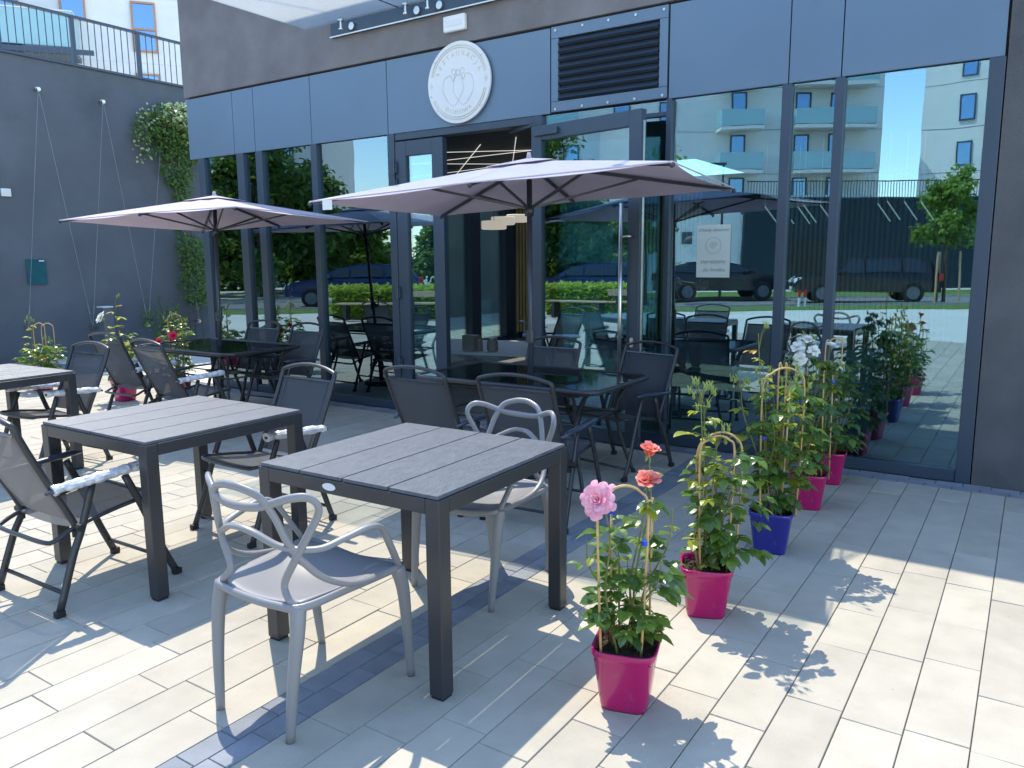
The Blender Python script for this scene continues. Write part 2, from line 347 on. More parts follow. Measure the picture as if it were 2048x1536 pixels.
def one(build, label, cat, group=None): return tag(build, label, cat, group)
def text(mb, body, size, place, extrude=.001):
    """lettering as mesh: adds the glyph faces of body to mb; place maps local (x, y, z) to the target space"""
    cu = bpy.data.curves.new('lettering', 'FONT'); cu.body = body; cu.size = size; cu.align_x = 'CENTER'; cu.align_y = 'CENTER'; cu.extrude = extrude; cu.resolution_u = 3
    o = bpy.data.objects.new('lettering', cu); COL.objects.link(o); bpy.context.view_layer.update()
    me = o.evaluated_get(bpy.context.evaluated_depsgraph_get()).to_mesh()
    mb.add([place @ v.co for v in me.vertices], [tuple(p.vertices) for p in me.polygons])
    bpy.data.objects.remove(o); bpy.data.curves.remove(cu)

# ------------------------------------------------------------------ ground
FY = 6.05                                                         # facade plane
b = MB(); b.quad((-120, -120, -.03), (120, -120, -.03), (120, 60, -.03), (-120, 60, -.03)); b.build('ground', 'plaza', kind='structure')
b = MB(); b.quad((-13.5, -4, -.012), (4, -4, -.012), (4, 6.2, -.012), (-13.5, 6.2, -.012)); b.build('paving_joints', 'joint', kind='structure')
def paver(mb, x0, x1, y0, y1, e=.002, g=.0012):
    x0 += g; x1 -= g; y0 += g; y1 -= g
    dz = rnd.uniform(-.0012, .0012); s1, s2 = rnd.uniform(-.0008, .0008), rnd.uniform(-.0008, .0008)
    A = [(x0, y0), (x1, y0), (x1, y1), (x0, y1)]; B = [(x0 + e, y0 + e), (x1 - e, y0 + e), (x1 - e, y1 - e), (x0 + e, y1 - e)]
    h = [dz - s1 - s2, dz + s1 - s2, dz + s1 + s2, dz - s1 + s2]
    mb.add([(x, y, -.02) for x, y in A] + [(x, y, -.004 + h[i]) for i, (x, y) in enumerate(A)] + [(x, y, h[i]) for i, (x, y) in enumerate(B)],
           [(0, 1, 5, 4), (1, 2, 6, 5), (2, 3, 7, 6), (3, 0, 4, 7), (4, 5, 9, 8), (5, 6, 10, 9), (6, 7, 11, 10), (7, 4, 8, 11), (8, 9, 10, 11)])
lt, dk = MB(), MB()
xs = []; x = -2.145
while x > -13.4: xs.append((x - .19, x)); x -= .19
x = -1.955
while x < 3.8: xs.append((x, x + .19)); x += .19
# the large slabs are two modules wide in the sunny field, rows alternate
rows = []; x = -2.145
while x > -13.3: w = .19; rows.append((x - w, x)); x -= w
x = -1.955
while x < 3.9: w = .19; rows.append((x, x + w)); x += w
for x0, x1 in rows:
    y = -4 + rnd.uniform(-.3, 0)
    while y < 5.83:
        Lp = rnd.choice((.38, .47, .47, .56)); y2 = min(y + Lp, 5.84)
        if 5.84 - y2 < .1: y2 = 5.84
        paver(lt, x0, x1, y, y2); y = y2
for k in range(2):                                                # anthracite setts: band towards the tables and strip along the facade
    y = -4 + .05 * k
    while y < 5.83:
        y2 = min(y + .165, 5.84); paver(dk, -2.145 + .095 * k, -2.05 + .095 * k, y, y2); y = y2
for k in range(2):
    x = -13.4 + .06 * k
    while x < 3.8:
        paver(dk, x, x + .165, 5.845 + .095 * k, 5.94 + .095 * k); x += .165
lt.build('paving', 'paver', kind='structure'); dk.build('sett_band', 'darkpaver', kind='structure')

# ------------------------------------------------------------------ restaurant building
B0 = thing('restaurant_building', 'dark restaurant with blue-grey panels, tall reflecting windows and an open glass door', 'building')
b = MB(); b.box(-8.78, 3.2, FY - .015, FY + .3, 3.515, 4.66); b.build('upper_wall', 'stucco', B0)
b = MB(); b.box(-.262, 3.2, FY - .012, FY + .3, 0, 3.513); b.build('corner_wall', 'pillar', B0)
b = MB(); b.box(-8.78, -8.3, FY + .303, 15.0, 4.3, 4.655); b.box(-8.299, -4.9, FY + .303, 10.2, 4.3, 4.655); b.box(-8.299, -4.9, 12.8, 15.0, 4.3, 4.655); b.box(-4.899, 3.2, FY + .303, 15.0, 4.3, 4.655); b.build('roof', 'stuccowall', B0)  # roof gap added to bring sun onto the person indoors
b = MB(); b.box(-8.84, 3.26, FY - .05, FY + .06, 4.66, 4.70); b.build('parapet_cap', 'frame', B0)
px = [-8.765, -7.90, -7.53, -6.60, -5.50, -3.615, None, -2.535, -1.61, -1.25, -.275]
for i in range(len(px) - 1):
    if px[i] is None or px[i + 1] is None: continue
    b = MB(); b.box(px[i] + .004, px[i + 1] - .004, FY - .004, FY + .03, 2.792, 3.492); b.build('cladding_panel', 'panel', B0, bevel=.002)
b = MB(); b.box(-8.76, -.27, FY + .034, FY + .1, 2.793, 3.51); b.build('panel_backing', 'black', B0)
# ventilation louvre with its screwed frame
lf = MB()
lf.box(-3.605, -2.545, FY - .012, FY + .02, 3.40, 3.494); lf.box(-3.605, -2.545, FY - .012, FY + .02, 2.80, 2.885)
lf.box(-3.605, -3.535, FY - .012, FY + .02, 2.887, 3.398); lf.box(-2.615, -2.545, FY - .012, FY + .02, 2.887, 3.398)
lo = lf.build('louvre_frame', 'panel', B0, bevel=.003)
b = MB()
for k in range(8):
    z = 2.895 + k * .063
    b.add([(-3.53, FY + .005, z), (-2.62, FY + .005, z), (-2.62, FY - .03, z + .012), (-3.53, FY - .03, z + .012), (-2.62, FY + .022, z + .055), (-3.53, FY + .022, z + .055)], [(0, 1, 2, 3), (3, 2, 4, 5)])
b.build('louvre_blade', 'frame', lo, solid=.004)
b = MB(); b.box(-3.53, -2.62, FY + .024, FY + .032, 2.887, 3.398); b.build('louvre_backing', 'black', lo)
for x in (-3.56, -3.3, -3.06, -2.82, -2.58):
    for z in (3.462, 2.822): b = MB(); b.cyl((x, FY - .012, z), (x, FY - .019, z), .011, 8); b.build('frame_screw', 'steel', lo)
# curtain wall frame
fr = MB()
for x0, x1 in ((-8.60, -8.48), (-7.87, -7.745), (-7.53, -7.42), (-6.62, -6.53), (-5.51, -5.42), (-3.775, -3.70), (-2.545, -2.50), (-1.65, -1.58), (-1.285, -1.22), (-.36, -.27)):
    fr.box(x0, x1, FY - .012, FY + .13, 0.0, 2.79)
gaps = [(-8.48, -7.87), (-7.745, -7.53), (-7.42, -6.62), (-6.53, -5.51), (-3.70, -2.545), (-2.50, -1.65), (-1.58, -1.285), (-1.22, -.36)]
for x0, x1 in gaps:
    fr.box(x0 + .001, x1 - .001, FY + .0, FY + .13, 0, .085); fr.box(x0 + .001, x1 - .001, FY + .05, FY + .13, 2.775, 2.789)
fr.box(-3.70 + .001, -2.546, FY + .005, FY + .13, 2.665, 2.70)
fr.box(-5.419, -3.776, FY + .0, FY + .13, 2.725, 2.789)
fr.build('window_frame', 'frame', B0, bevel=.003)
for x0, x1 in gaps:
    b = MB(); b.box(x0 - .005, x1 + .005, FY + .03, FY + .041, .08, 2.786); b.build('window_pane', 'glass', B0)
# fixed narrow door leaf
def leaf_frame(mb, w, h, st, y0, y1, bot=.12):
    mb.box(0, st, y0, y1, .01, h); mb.box(w - st, w, y0, y1, .01, h); mb.box(st, w - st, y0 + .001, y1 - .001, h - st * 1.05, h - .001); mb.box(st, w - st, y0 + .001, y1 - .001, .012, bot)
b = MB(); leaf_frame(b, .60, 2.71, .135, -.035, .035); nl = b.build('narrow_door', 'frame', B0, bevel=.003); nl.location = (-5.415, FY + .03, 0)
b = MB(); b.box(.13, .47, -.006, .006, .11, 2.58); b.build('door_glass', 'glass', nl)
for z in (.5, 1.22, 2.3, 2.46):
    b = MB(); b.box(-.03, .03, -.06, -.037, z - .05, z + .05); b.cyl((-.0, -.066, z - .07), (0, -.066, z + .07), .014, 10); b.build('hinge', 'frame', nl, bevel=.003)
# wide door leaf, swung right open against the next window
b = MB(); leaf_frame(b, 1.17, 2.685, .115, -.034, .034, .13); dl = b.build('open_door', 'frame', B0, bevel=.003)
dl.location = (-3.76, FY - .045, 0); dl.rotation_euler = (0, 0, R(-11.5))
b = MB(); b.box(.11, 1.06, -.006, .006, .12, 2.57); b.build('door_glass', 'glass', dl)
b = MB(); b.cyl((1.035, -.095, .28), (1.035, -.095, 1.98), .016, 14); b.cyl((1.035, -.095, 1.72), (1.11, -.095, 1.72), .009, 10); b.cyl((1.11, -.034, 1.72), (1.11, -.1, 1.72), .009, 10); b.cyl((1.035, -.034, .5), (1.035, -.1, .5), .009, 10)
b.build('pull_handle', 'steel', dl, smooth=True)
b = MB(); b.tube([(1.115, -.036, .86), (1.115, -.044, .86)], [.02, .02], 14); b.tube([(1.115, -.036, .90), (1.115, -.044, .90)], [.02, .02], 14); b.box(1.097, 1.133, -.043, -.036, .86, .90); b.build('lock_plate', 'steel', dl)
b = MB(); b.bar((.02, -.02, 2.70), (-.42, .12, 2.705), .03, .02); b.box(.05, .32, -.06, -.035, 2.60, 2.65); b.build('door_closer', 'frame', dl)
b = MB(); b.box(1.171, 1.176, -.012, .012, .1, 2.6); b.build('edge_strip', 'steel', dl)
# interior shell
b = MB(); b.quad((-8.75, FY + .13, .001), (3, FY + .13, .001), (3, 14.9, .001), (-8.75, 14.9, .001)); b.build('interior_floor', 'floorin', kind='structure')
b = MB(); b.box(-8.75, -8.3, FY + .14, 14.9, 2.82, 2.9); b.box(-8.299, -3.8, FY + .14, 10.0, 2.82, 2.9); b.box(-8.299, -3.8, 12.8, 14.9, 2.82, 2.9); b.box(-3.799, 3, FY + .14, 14.9, 2.82, 2.9)  # ceiling opening added below the roof gap to brighten the interior
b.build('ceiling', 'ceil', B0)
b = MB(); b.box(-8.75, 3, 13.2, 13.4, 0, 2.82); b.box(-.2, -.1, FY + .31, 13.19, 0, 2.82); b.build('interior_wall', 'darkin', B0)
b = MB()
for x0, x1 in ((-8.66, -4.9), (-3.6, -1.0)):
    x = x0
    while x < x1: b.box(x, x + .04, 13.16, 13.198, .12, 2.78); x += .075
b.build('slat_wall', 'slat', B0)
ys = [6.36, 7.75, 8.05, 8.62, 8.75, 9.4, 9.9, 10.9, 11.62, 11.93, 12.75, 13.05]
b = MB()
for i, (a, c) in enumerate(((6.36, 6.5), (7.72, 7.95), (8.60, 8.72), (9.1, 9.85), (10.75, 10.95), (11.64, 11.92), (12.76, 13.03))): b.box(-8.80, -8.64, a, c, 0, 2.81)
b.box(-8.79, -8.65, 6.36, 13.19, 2.7, 2.815); b.box(-8.79, -8.65, 6.36, 13.19, .002, .07); b.build('side_frame', 'frame', B0)
b = MB(); b.box(-8.725, -8.715, 6.36, 13.19, .07, 2.7); b.build('side_pane', 'glassin', B0)
b = MB(); b.box(-8.80, -8.64, 13.19, 14.9, 0, 4.3); b.build('rear_side_wall', 'stuccowall', B0)
for k, (a, c) in enumerate([((-8.2, 7.0), (-5.0, 9.6)), ((-7.6, 9.8), (-5.2, 7.2)), ((-6.6, 9.9), (-4.6, 7.0)), ((-8.3, 9.4), (-4.6, 8.6)), ((-8.3, 8.2), (-4.7, 7.9)), ((-6.6, 7.1), (-4.4, 8.2))]):
    b = MB(); b.bar((*a, 2.80), (*c, 2.80), .007, .007); tag(b.build('ceiling_light_bar', 'strip'), ('thin white light bar crossing the dark ceiling behind the open door'), 'ceiling light', 'light bars on the restaurant ceiling')
for k in range(9):
    x = -2.55 + .14 * k + (.42 if k > 4 else 0); y = 9.1 + .16 * (k % 3)
    b = MB(); b.bar((x - .07, y, 2.12), (x + .05, y + .1, 1.93), .010, .010); b.cyl((x - .07, y, 2.12), (x - .07, y, 2.82), .0012, 5)
    tag(b.build('stick_lamp', 'strip'), 'slim white stick lamp hanging slanted behind the right-hand windows', 'hanging lamp', 'stick lamps behind the right windows')
for k, (x, y, z) in enumerate(((-6.95, 10.6, 2.2), (-6.75, 9.9, 2.13), (-6.5, 9.3, 2.04))):
    t = thing('pendant_lamp', ['pale drum pendant lamp, farthest of three in the open doorway', 'pale drum pendant lamp, middle one of three in the open doorway', 'pale drum pendant lamp, nearest and lowest of three in the open doorway'][k], 'pendant lamp', (x, y, z), group='pendant lamps inside the door')
    b = MB(); b.lathe([(.0, .06), (.17, .06), (.18, .05), (.18, -.05), (.16, -.06), (.0, -.06)], (0, 0, 0), 24); b.build('lamp_shade', 'shade', t, smooth=False)
    b = MB(); b.cyl((0, 0, .06), (0, 0, 2.82 - z), .004, 6); b.build('lamp_cord', 'black', t)
def radiator(loc, rz, w, h, label):
    t = thing('radiator', label, 'radiator', loc, rz)
    b = MB(); b.box(-w / 2, w / 2, -.03, .03, .08, h); b.build('radiator_panel', 'white', t, bevel=.006)
    b = MB(); x = -w / 2 + .03
    while x < w / 2 - .02: b.box(x, x + .022, -.042, -.031, .12, h - .04); x += .045
    b.build('radiator_fin', 'white', t)
radiator((-7.95, 13.08, 0), 0, .5, .75, 'white radiator low on the slatted wall seen through the open door')
radiator((-1.14, 6.62, 0), R(80), .55, .82, 'white ribbed radiator standing behind the glass by the rose pots')
# things on the floor just inside the door
for k, (x, y, r, h, lab) in enumerate(((-5.6, 7.95, .07, .15, 'squat grey jar with a patterned band on the bench inside the door'), (-5.76, 7.9, .04, .13, 'narrow grey glass beside the squat jar inside the door'))):
    t = thing('jar', lab, 'jar', (x, y, .42)); b = MB(); b.lathe([(0, 0), (r * .9, 0), (r, .02), (r, h * .8), (r * .8, h * .9), (r * .8, h)], (0, 0, 0), 20); b.build('jar_body', 'carton', t, smooth=True)
    b = MB(); b.lathe([(r * .86, h), (r * .86, h + .02), (0, h + .02)], (0, 0, 0), 20); b.build('lid', 'steel', t)
t = thing('carton', 'grey card box standing at the door jamb inside the restaurant', 'box', (-5.85, 7.85, .42)); b = MB(); b.box(-.09, .09, -.08, .08, 0, .2); b.build('box_body', 'carton', t, bevel=.004); b = MB(); b.box(-.091, .091, -.015, .015, .195, .202); b.build('tape', 'white', t)
t = thing('white_bench', 'low white bench in the sun inside the open door', 'bench', (-6.1, 8.6, 0), R(12))  # white slab stands in for a sunlit patch of floor
b = MB(); b.box(-1.3, 1.1, -.9, .55, .38, .42); b.build('bench_top', 'white', t, bevel=.004)
for x in (-1.25, 1.05):
    b = MB(); b.box(x - .03, x + .03, -.85, .5, 0, .38); b.build('bench_leg', 'white', t)
for k, (x, y, a) in enumerate(((-7.35, 7.25, .05), (-6.75, 7.2, .08))):                # pale panels standing in for bright strips seen through the glazing
    b = MB(); b.box(-.17, .17, -.006, .006, 0, 2.15); o = b.build('glass_sheet', 'frost'); o.location = (x, y, .002); o.rotation_euler = (0, -a - .06, R(-20))
    tag(o, ['pale teal glass sheet leaning behind the window left of the narrow door', 'second teal glass sheet, leaning closest to the narrow door'][k], 'glass sheet', 'glass sheets leaning indoors')

# canopy, emergency lamp, sign, notice
t = thing('glass_canopy', 'frosted white glass canopy above the door on steel point fixings', 'canopy')
b = MB(); b.box(-6.56, -2.72, 4.6, 6.0, 3.94, 3.956); b.build('glass_panel', 'canopy', t, bevel=.003)
b = MB(); b.box(-6.2, -2.7, 6.0, FY - .016, 3.80, 3.932); b.build('wall_channel', 'frame', t)  # dark strip standing in for the wall reflected in the canopy glass
b = MB(); b.box(-6.2, -2.7, 5.985, 5.999, 3.795, 3.806); b.build('drip_rail', 'steel', t)
b = MB()
for x in (-5.28, -4.0): b.box(x - .004, x + .004, 4.6, 6.0, 3.932, 3.9395)
b.build('panel_joint', 'frame', t)
for x in (-5.98, -5.13, -4.86, -4.1, -3.85, -2.95):
    b = MB(); b.cyl((x, 5.93, 3.91), (x, 5.93, 3.925), .03, 14); b.cyl((x, 5.93, 3.84), (x, 5.93, 3.91), .012, 10); b.cyl((x, 5.93, 3.83), (x, 5.93, 3.842), .024, 14); b.build('point_fixing', 'steel', t); b = MB(); b.cyl((x + .1, 5.999, 3.86), (x + .1, 5.97, 3.86), .036, 16); b.build('fixing_disc', 'steel', t)  # disc beside each fixing stands in for its reflection in the glass
for x in (-6.3, -4.7, -3.0):
    b = MB(); b.cyl((x, 4.85, 3.91), (x, 4.85, 3.97), .028, 14); b.cyl((x, 4.85, 3.96), (x, FY - .03, 4.6), .009, 8); b.build('tie_rod', 'steel', t)
t = thing('emergency_lamp', 'small white box lamp on the brown wall above the round sign', 'lamp', (-4.61, FY - .016, 3.69))
b = MB(); b.box(-.125, .125, -.045, 0, -.075, .065); b.build('lamp_housing', 'white', t, bevel=.012); b = MB(); b.box(-.09, .09, -.049, -.0455, -.03, .02); b.build('diffuser', 'signwhite', t)
sg = thing('round_sign', 'round white restaurant sign with gold rings and interlaced hearts', 'sign', (-4.58, FY - .045, 3.165))
b = MB(); b.cyl((0, 0, 0), (0, .025, 0), .362, 64); b.build('sign_disc', 'signwhite', sg, bevel=.004)
def arc(mb, r, a0, a1, w, y=-.002):
    P = [(r * math.cos(R(a)), y, r * math.sin(R(a))) for a in [a0 + (a1 - a0) * i / 30 for i in range(31)]]; mb.tube(P, w, 6)
b = MB()
for r in (.325, .305): arc(b, r, 12, 165, .004); arc(b, r, 205, 345, .004)
for sx in (-1, 1):
    b.leaf((sx * .315, -.003, 0), (0, 0, 1), (0, -1, 0), .035, .012, 0, 0); b.leaf((sx * .315, -.003, 0), (0, 0, -1), (0, -1, 0), .035, .012, 0, 0); b.leaf((sx * .315, -.003, 0), (1, 0, 0), (0, -1, 0), .02, .012, 0, 0); b.leaf((sx * .315, -.003, 0), (-1, 0, 0), (0, -1, 0), .02, .012, 0, 0)
b.build('gold_ring', 'signgold', sg)
b = MB()
for cx, w in ((-.06, 1), (.06, 1)):
    P = spline([(cx, -.002, -.20), (cx - .11, -.002, -.08), (cx - .10, -.002, .04), (cx - .03, -.002, .07), (cx, -.002, .02), (cx + .03, -.002, .07), (cx + .10, -.002, .04), (cx + .11, -.002, -.08)], 6, True); b.tube(P, .0025, 5, True)
for cx, cz in ((-.05, .10), (0, .09), (.05, .10)): b.tube([(cx + .022 * math.cos(a), -.002, cz + .026 * math.sin(a)) for a in [i * math.pi / 8 for i in range(16)]], .0025, 5, True)
b.build('heart_emblem', 'signgrey', sg)
def arctext(mb, s, r, a0, a1, size, up):
    for i, ch in enumerate(s):
        a = R(a0 + (a1 - a0) * i / (len(s) - 1)); t = (a - R(90)) if up else (a + R(90))
        text(mb, ch, size, Matrix.Translation((r * math.cos(a), -.0015, r * math.sin(a))) @ Matrix.Rotation(-t, 4, 'Y') @ Matrix.Rotation(R(90), 4, 'X'), .0015)
b = MB(); arctext(b, 'RESTAURACJA', .255, 158, 22, .062, True); arctext(b, 'DOMOWA', .262, 240, 300, .055, False); b.build('sign_lettering', 'signgold', sg)
for a in (38, 142, 222, 318, 196):
    b = MB(); b.cyl((.338 * math.cos(R(a)), -.004, .338 * math.sin(R(a))), (.338 * math.cos(R(a)), 0, .338 * math.sin(R(a))), .008, 8); b.build('sign_screw', 'steel', sg)
nt = thing('paper_notice', 'pale paper notice about home dinners taped inside the window', 'notice', (-2.14, FY + .027, 1.6))
b = MB(); b.box(-.135, .135, 0, .001, -.205, .205); b.build('paper_sheet', 'paper', nt)
b = MB(); RX = Matrix.Rotation(R(90), 4, 'X')
for w_, sz_, x_, z_ in (('Obiady domowe', .036, 0, .165), ('zapraszamy', .045, 0, -.08), ('do \u015brodka', .042, .01, -.145)): text(b, w_, sz_, Matrix.Translation((x_, -.0012, z_)) @ RX, .0003)
b.build('notice_lettering', 'ink', nt)
b = MB()
P = [(.062 * math.cos(a), -.0012, .045 + .062 * math.sin(a)) for a in [i * math.pi / 20 for i in range(40)]]; b.tube(P, .0012, 4, True)
P = [(.03 * (1 - i / 40) * math.cos(i * .35), -.0012, .045 + .03 * (1 - i / 40) * math.sin(i * .35)) for i in range(36)]; b.tube(P, .0012, 4); b.build('notice_logo', 'ink', nt)
b = MB(); b.box(-.035, .035, -.04, .04, 0, .035); b.box(-.012, .012, -.012, .012, .035, .055); b.box(-.05, -.036, -.02, .02, 0, .018); b.box(.036, .05, -.02, .02, 0, .018)
o = b.build('door_stop', 'tealbox', bevel=.004); o.location = (-4.35, 5.35, 0); o.rotation_euler = (0, 0, R(20)); tag(o, 'small blue-grey door stop lying on the paving near the doorway', 'door stop')
# person seen inside, behind the window
def person(loc, rz):
    t = thing('person', 'person in dark t-shirt and jeans looking down at a phone behind the glass', 'person', loc, rz)
    V = [(0, 0, .95), (0, -.01, 1.15), (0, -.01, 1.36), (0, .01, 1.50), (0, .035, 1.58), (0, .05, 1.69),
         (.10, 0, .90), (.115, .01, .50), (.12, -.02, .08), (.13, .14, .04), (-.10, 0, .90), (-.115, .01, .50), (-.12, -.02, .08), (-.13, .14, .04),
         (.19, -.01, 1.43), (.27, .0, 1.17), (.10, .26, 1.24), (-.19, -.01, 1.43), (-.27, .0, 1.17), (-.10, .26, 1.22)]
    E = [(0, 1), (1, 2), (2, 3), (3, 4), (4, 5), (0, 6), (6, 7), (7, 8), (8, 9), (0, 10), (10, 11), (11, 12), (12, 13), (2, 14), (14, 15), (15, 16), (2, 17), (17, 18), (18, 19)]
    Rr = [.15, .145, .155, .06, .055, .088, .10, .068, .045, .04, .10, .068, .045, .04, .068, .046, .032, .068, .046, .032]
    def skin(nm, V, E, Rr, mt, sub=2, root=0):
        me = bpy.data.meshes.new(nm); me.from_pydata(V, E, []); o = bpy.data.objects.new(nm, me); COL.objects.link(o); o.parent = t
        o.modifiers.new('skin', 'SKIN'); sv = me.skin_vertices[0].data
        for i, r in enumerate(Rr): sv[i].radius = (r * (1.25 if i in (0, 1, 2) else 1), r); sv[i].use_root = (i == root)
        s = o.modifiers.new('sub', 'SUBSURF'); s.levels = sub; s.render_levels = sub; me.materials.append(M[mt])
        return o
    wrist = {1: 16, -1: 19}
    skin('tshirt', [V[0], V[1], V[2], (0, 0, 1.47), V[14], (.25, 0, 1.23), V[17], (-.25, 0, 1.23)], [(0, 1), (1, 2), (2, 3), (2, 4), (4, 5), (2, 6), (6, 7)], [.165, .163, .172, .075, .086, .07, .086, .07], 'tshirt')
    skin('jeans', [(0, 0, .97), V[6], V[7], (.12, -.02, .06), V[10], V[11], (-.12, -.02, .06)], [(0, 1), (1, 2), (2, 3), (0, 4), (4, 5), (5, 6)], [.155, .115, .085, .07, .115, .085, .07], 'jeans')
    for sx in (1, -1):
        bx = .10 * sx; zz = 1.24 if sx > 0 else 1.22; w0 = wrist[sx]; w1 = len(V); HV, HE, HR = V, E, Rr; HV.append((bx - .02 * sx, .31, zz + .015)); HE.append((w0, w1)); HR.append(.034)
        for k in range(4):
            n0 = len(HV); dx = (-.028 + .018 * k) * sx; l = (.03, .036, .034, .028)[k]
            HV += [(bx - .02 * sx + dx, .335, zz + .03), (bx - .05 * sx + dx, .34 + l * .3, zz + .03 + l), (bx - .075 * sx + dx, .335, zz + .035 + l * 1.5)]; HE += [(w1, n0), (n0, n0 + 1), (n0 + 1, n0 + 2)]; HR += [.0105, .0095, .008]
        n0 = len(HV); HV += [(bx - .05 * sx, .285, zz + .03), (bx - .07 * sx, .29, zz + .06)]; HE += [(w0, n0), (n0, n0 + 1)]; HR += [.012, .009]
        b = MB(); b.tube(spline([(.12 * sx, -.09, .035), (.125 * sx, 0, .05), (.13 * sx, .12, .045), (.13 * sx, .19, .03)], 4), [.03] + [.045] * 11 + [.03], 10); b.build('shoe', 'shoe', t, smooth=True)
    skin('body', V, E, Rr, 'skin')
    b = MB(); b.ball((0, .028, 1.745), .098, 12, 1.0); o = b.build('hair', 'hair', t, smooth=True); o.scale = (1, 1.05, 1); o.location = (0, -.012, .0)
    b = MB(); b.leaf((0, .135, 1.70), (0, .5, -1), (0, 1, 0), .045, .03); b.ball((.035, .128, 1.70), .009, 6); b.ball((-.035, .128, 1.70), .009, 6); b.tube([(-.025, .125, 1.635), (0, .132, 1.632), (.025, .125, 1.635)], .005, 5); b.ball((.092, .04, 1.68), .024, 6, 1.4); b.ball((-.092, .04, 1.68), .024, 6, 1.4); b.build('face', 'skin', t, smooth=True)
    b = MB(); b.box(-.04, .04, .34, .35, 1.25, 1.40); b.build('phone', 'black', t, bevel=.004)
person((-3.9, 10.2, 0), R(165))

# ------------------------------------------------------------------ retaining wall on the left with railing, trellis wires and climbers
WX = -13.5
t = thing('retaining_wall', 'tall dark grey rendered retaining wall left of the restaurant', 'wall')
b = MB(); b.box(WX - .3, WX, 3.6, 34, -.02, 4.76); b.build('wall_face', 'stuccowall', t)
b = MB(); b.box(WX - .34, WX + .035, 3.55, 34, 4.762, 4.80); b.build('coping', 'frame', t)
t = thing('steel_railing', 'grey steel railing with thin balusters on top of the retaining wall', 'railing', (WX - .12, 0, 4.80))
b = MB(); b.box(-.03, .03, 3.6, 16, .76, .80); b.build('top_rail', 'frame', t)
for y in (5.05, 6.21, 7.36, 8.51, 9.66, 10.81, 11.96):
    b = MB(); b.box(-.028, .028, y - .03, y + .03, 0, .759); b.build('rail_post', 'frame', t)
b = MB(); y = 3.7
while y < 13:
    b.cyl((0, y, 0), (0, y, .76), .0085, 6); y += .1155
b.build('baluster', 'frame', t)
KN = [(6.62, 4.28), (7.66, 4.25), (6.11, .52), (7.14, .46), (8.15, .43), (8.75, 4.22), (9.2, .43)]
for y, z in KN:
    kt = {4.28: 'left upper', 4.25: 'second upper', .52: 'lower left', 4.22: 'upper, hidden by leaves,'}.get(z, 'lower')
    b = MB(); b.cyl((WX, y, z), (WX + .1, y, z), .012, 8); b.cyl((WX + .06, y, z), (WX + .075, y, z), .038, 14); b.cyl((WX + .1, y, z), (WX + .125, y, z), .03, 12)
    n_ = {(6.62, 4.28): 'steel cable holder high on the grey wall, nearest the left edge', (7.66, 4.25): 'steel cable holder high on the grey wall beside the climber', (6.11, .52): 'steel cable holder low behind the leftmost rose plant',
          (7.14, .46): 'steel cable holder low beside the grey bollard', (8.15, .43): 'steel cable holder low by the dark creeper', (8.75, 4.22): 'steel cable holder high among the climber leaves', (9.2, .43): 'steel cable holder low beneath the climber'}[(y, z)]
    tag(b.build('cable_holder', 'steel'), n_, 'cable holder', 'cable holders on the wall')
for (a, c, lab) in ((0, 2, 'thin upright trellis cable farthest left on the grey wall'), (0, 3, 'slanting trellis cable running from the left holder towards the bollard'), (1, 3, 'second upright trellis cable on the grey wall'), (1, 4, 'slanting trellis cable from the second holder to the creeper'), (5, 4, 'upright trellis cable under the climber'), (5, 6, 'slanting trellis cable behind the climber')):
    p, q = KN[a], KN[c]; b = MB(); b.cyl((WX + .09 + .004 * c, p[0], p[1]), (WX + .09 + .004 * c, q[0], q[1]), .0038, 6); b.cyl((WX + .09 + .004 * c, q[0] + (p[0] - q[0]) * .06, q[1] + (p[1] - q[1]) * .06), (WX + .09 + .004 * c, q[0] + (p[0] - q[0]) * .1, q[1] + (p[1] - q[1]) * .1), .01, 8)
    tag(b.build('trellis_cable', 'cable'), lab, 'cable', 'trellis cables on the wall')
t = thing('wall_cabinet', 'flat teal cabinet door set in the grey wall', 'cabinet', (WX, 6.36, 1.42))
b = MB(); b.box(0, .03, -.15, .15, -.2, .2); b.build('cabinet_door', 'tealbox', t, bevel=.004); b = MB(); b.box(.031, .036, .04, .12, .165, .185); b.build('label_plate', 'white', t)
t = thing('wall_socket', 'small white socket box on the grey wall at the left edge', 'socket', (WX, 6.02, 2.65))
b = MB(); b.box(0, .04, -.07, .07, -.06, .06); b.build('socket_box', 'white', t, bevel=.008); b = MB(); b.box(.041, .046, -.035, .035, -.03, .03); b.build('flap', 'white', t)
t = thing('grey_bollard', 'square grey bollard with pale cap by the retaining wall', 'bollard', (-13.2, 7.27, 0))
b = MB(); b.box(-.09, .09, -.09, .09, 0, .80); b.build('bollard_post', 'postgrey', t, bevel=.006); b = MB(); b.box(-.095, .095, -.095, .095, .801, .825); b.build('cap', 'white', t, bevel=.003)
def vine(name, label, blobs, mats, seed, stems, leafs=.06):
    r = random.Random(seed); t = thing(name, label, 'climbing plant', (WX, 8, 0)); mbs = {k: MB() for k in mats}
    for (y, z, ry, rz, n, out, mt) in blobs:
        for i in range(n):
            a = r.uniform(0, 6.283); q = math.sqrt(r.random()); dx = r.uniform(.03, out) * (1 - .5 * q)
            p = (dx, y - 8 + q * ry * math.cos(a), z + q * rz * math.sin(a)); k = r.uniform(.6, 1.3)
            mbs[mt].leaf(p, (r.uniform(-.1, .9), r.uniform(-1, 1), r.uniform(-1.0, .3)), (1, r.uniform(-.4, .4), .6), leafs * k, leafs * .75 * k, .15, .3)
    for k, mb in mbs.items(): mb.build('foliage', k, t)
    b = MB()
    for P in stems: b.tube(spline([(x, y - 8, z) for x, y, z in P], 5), .007, 5)
    b.build('vine_stem', 'bark', t); return t
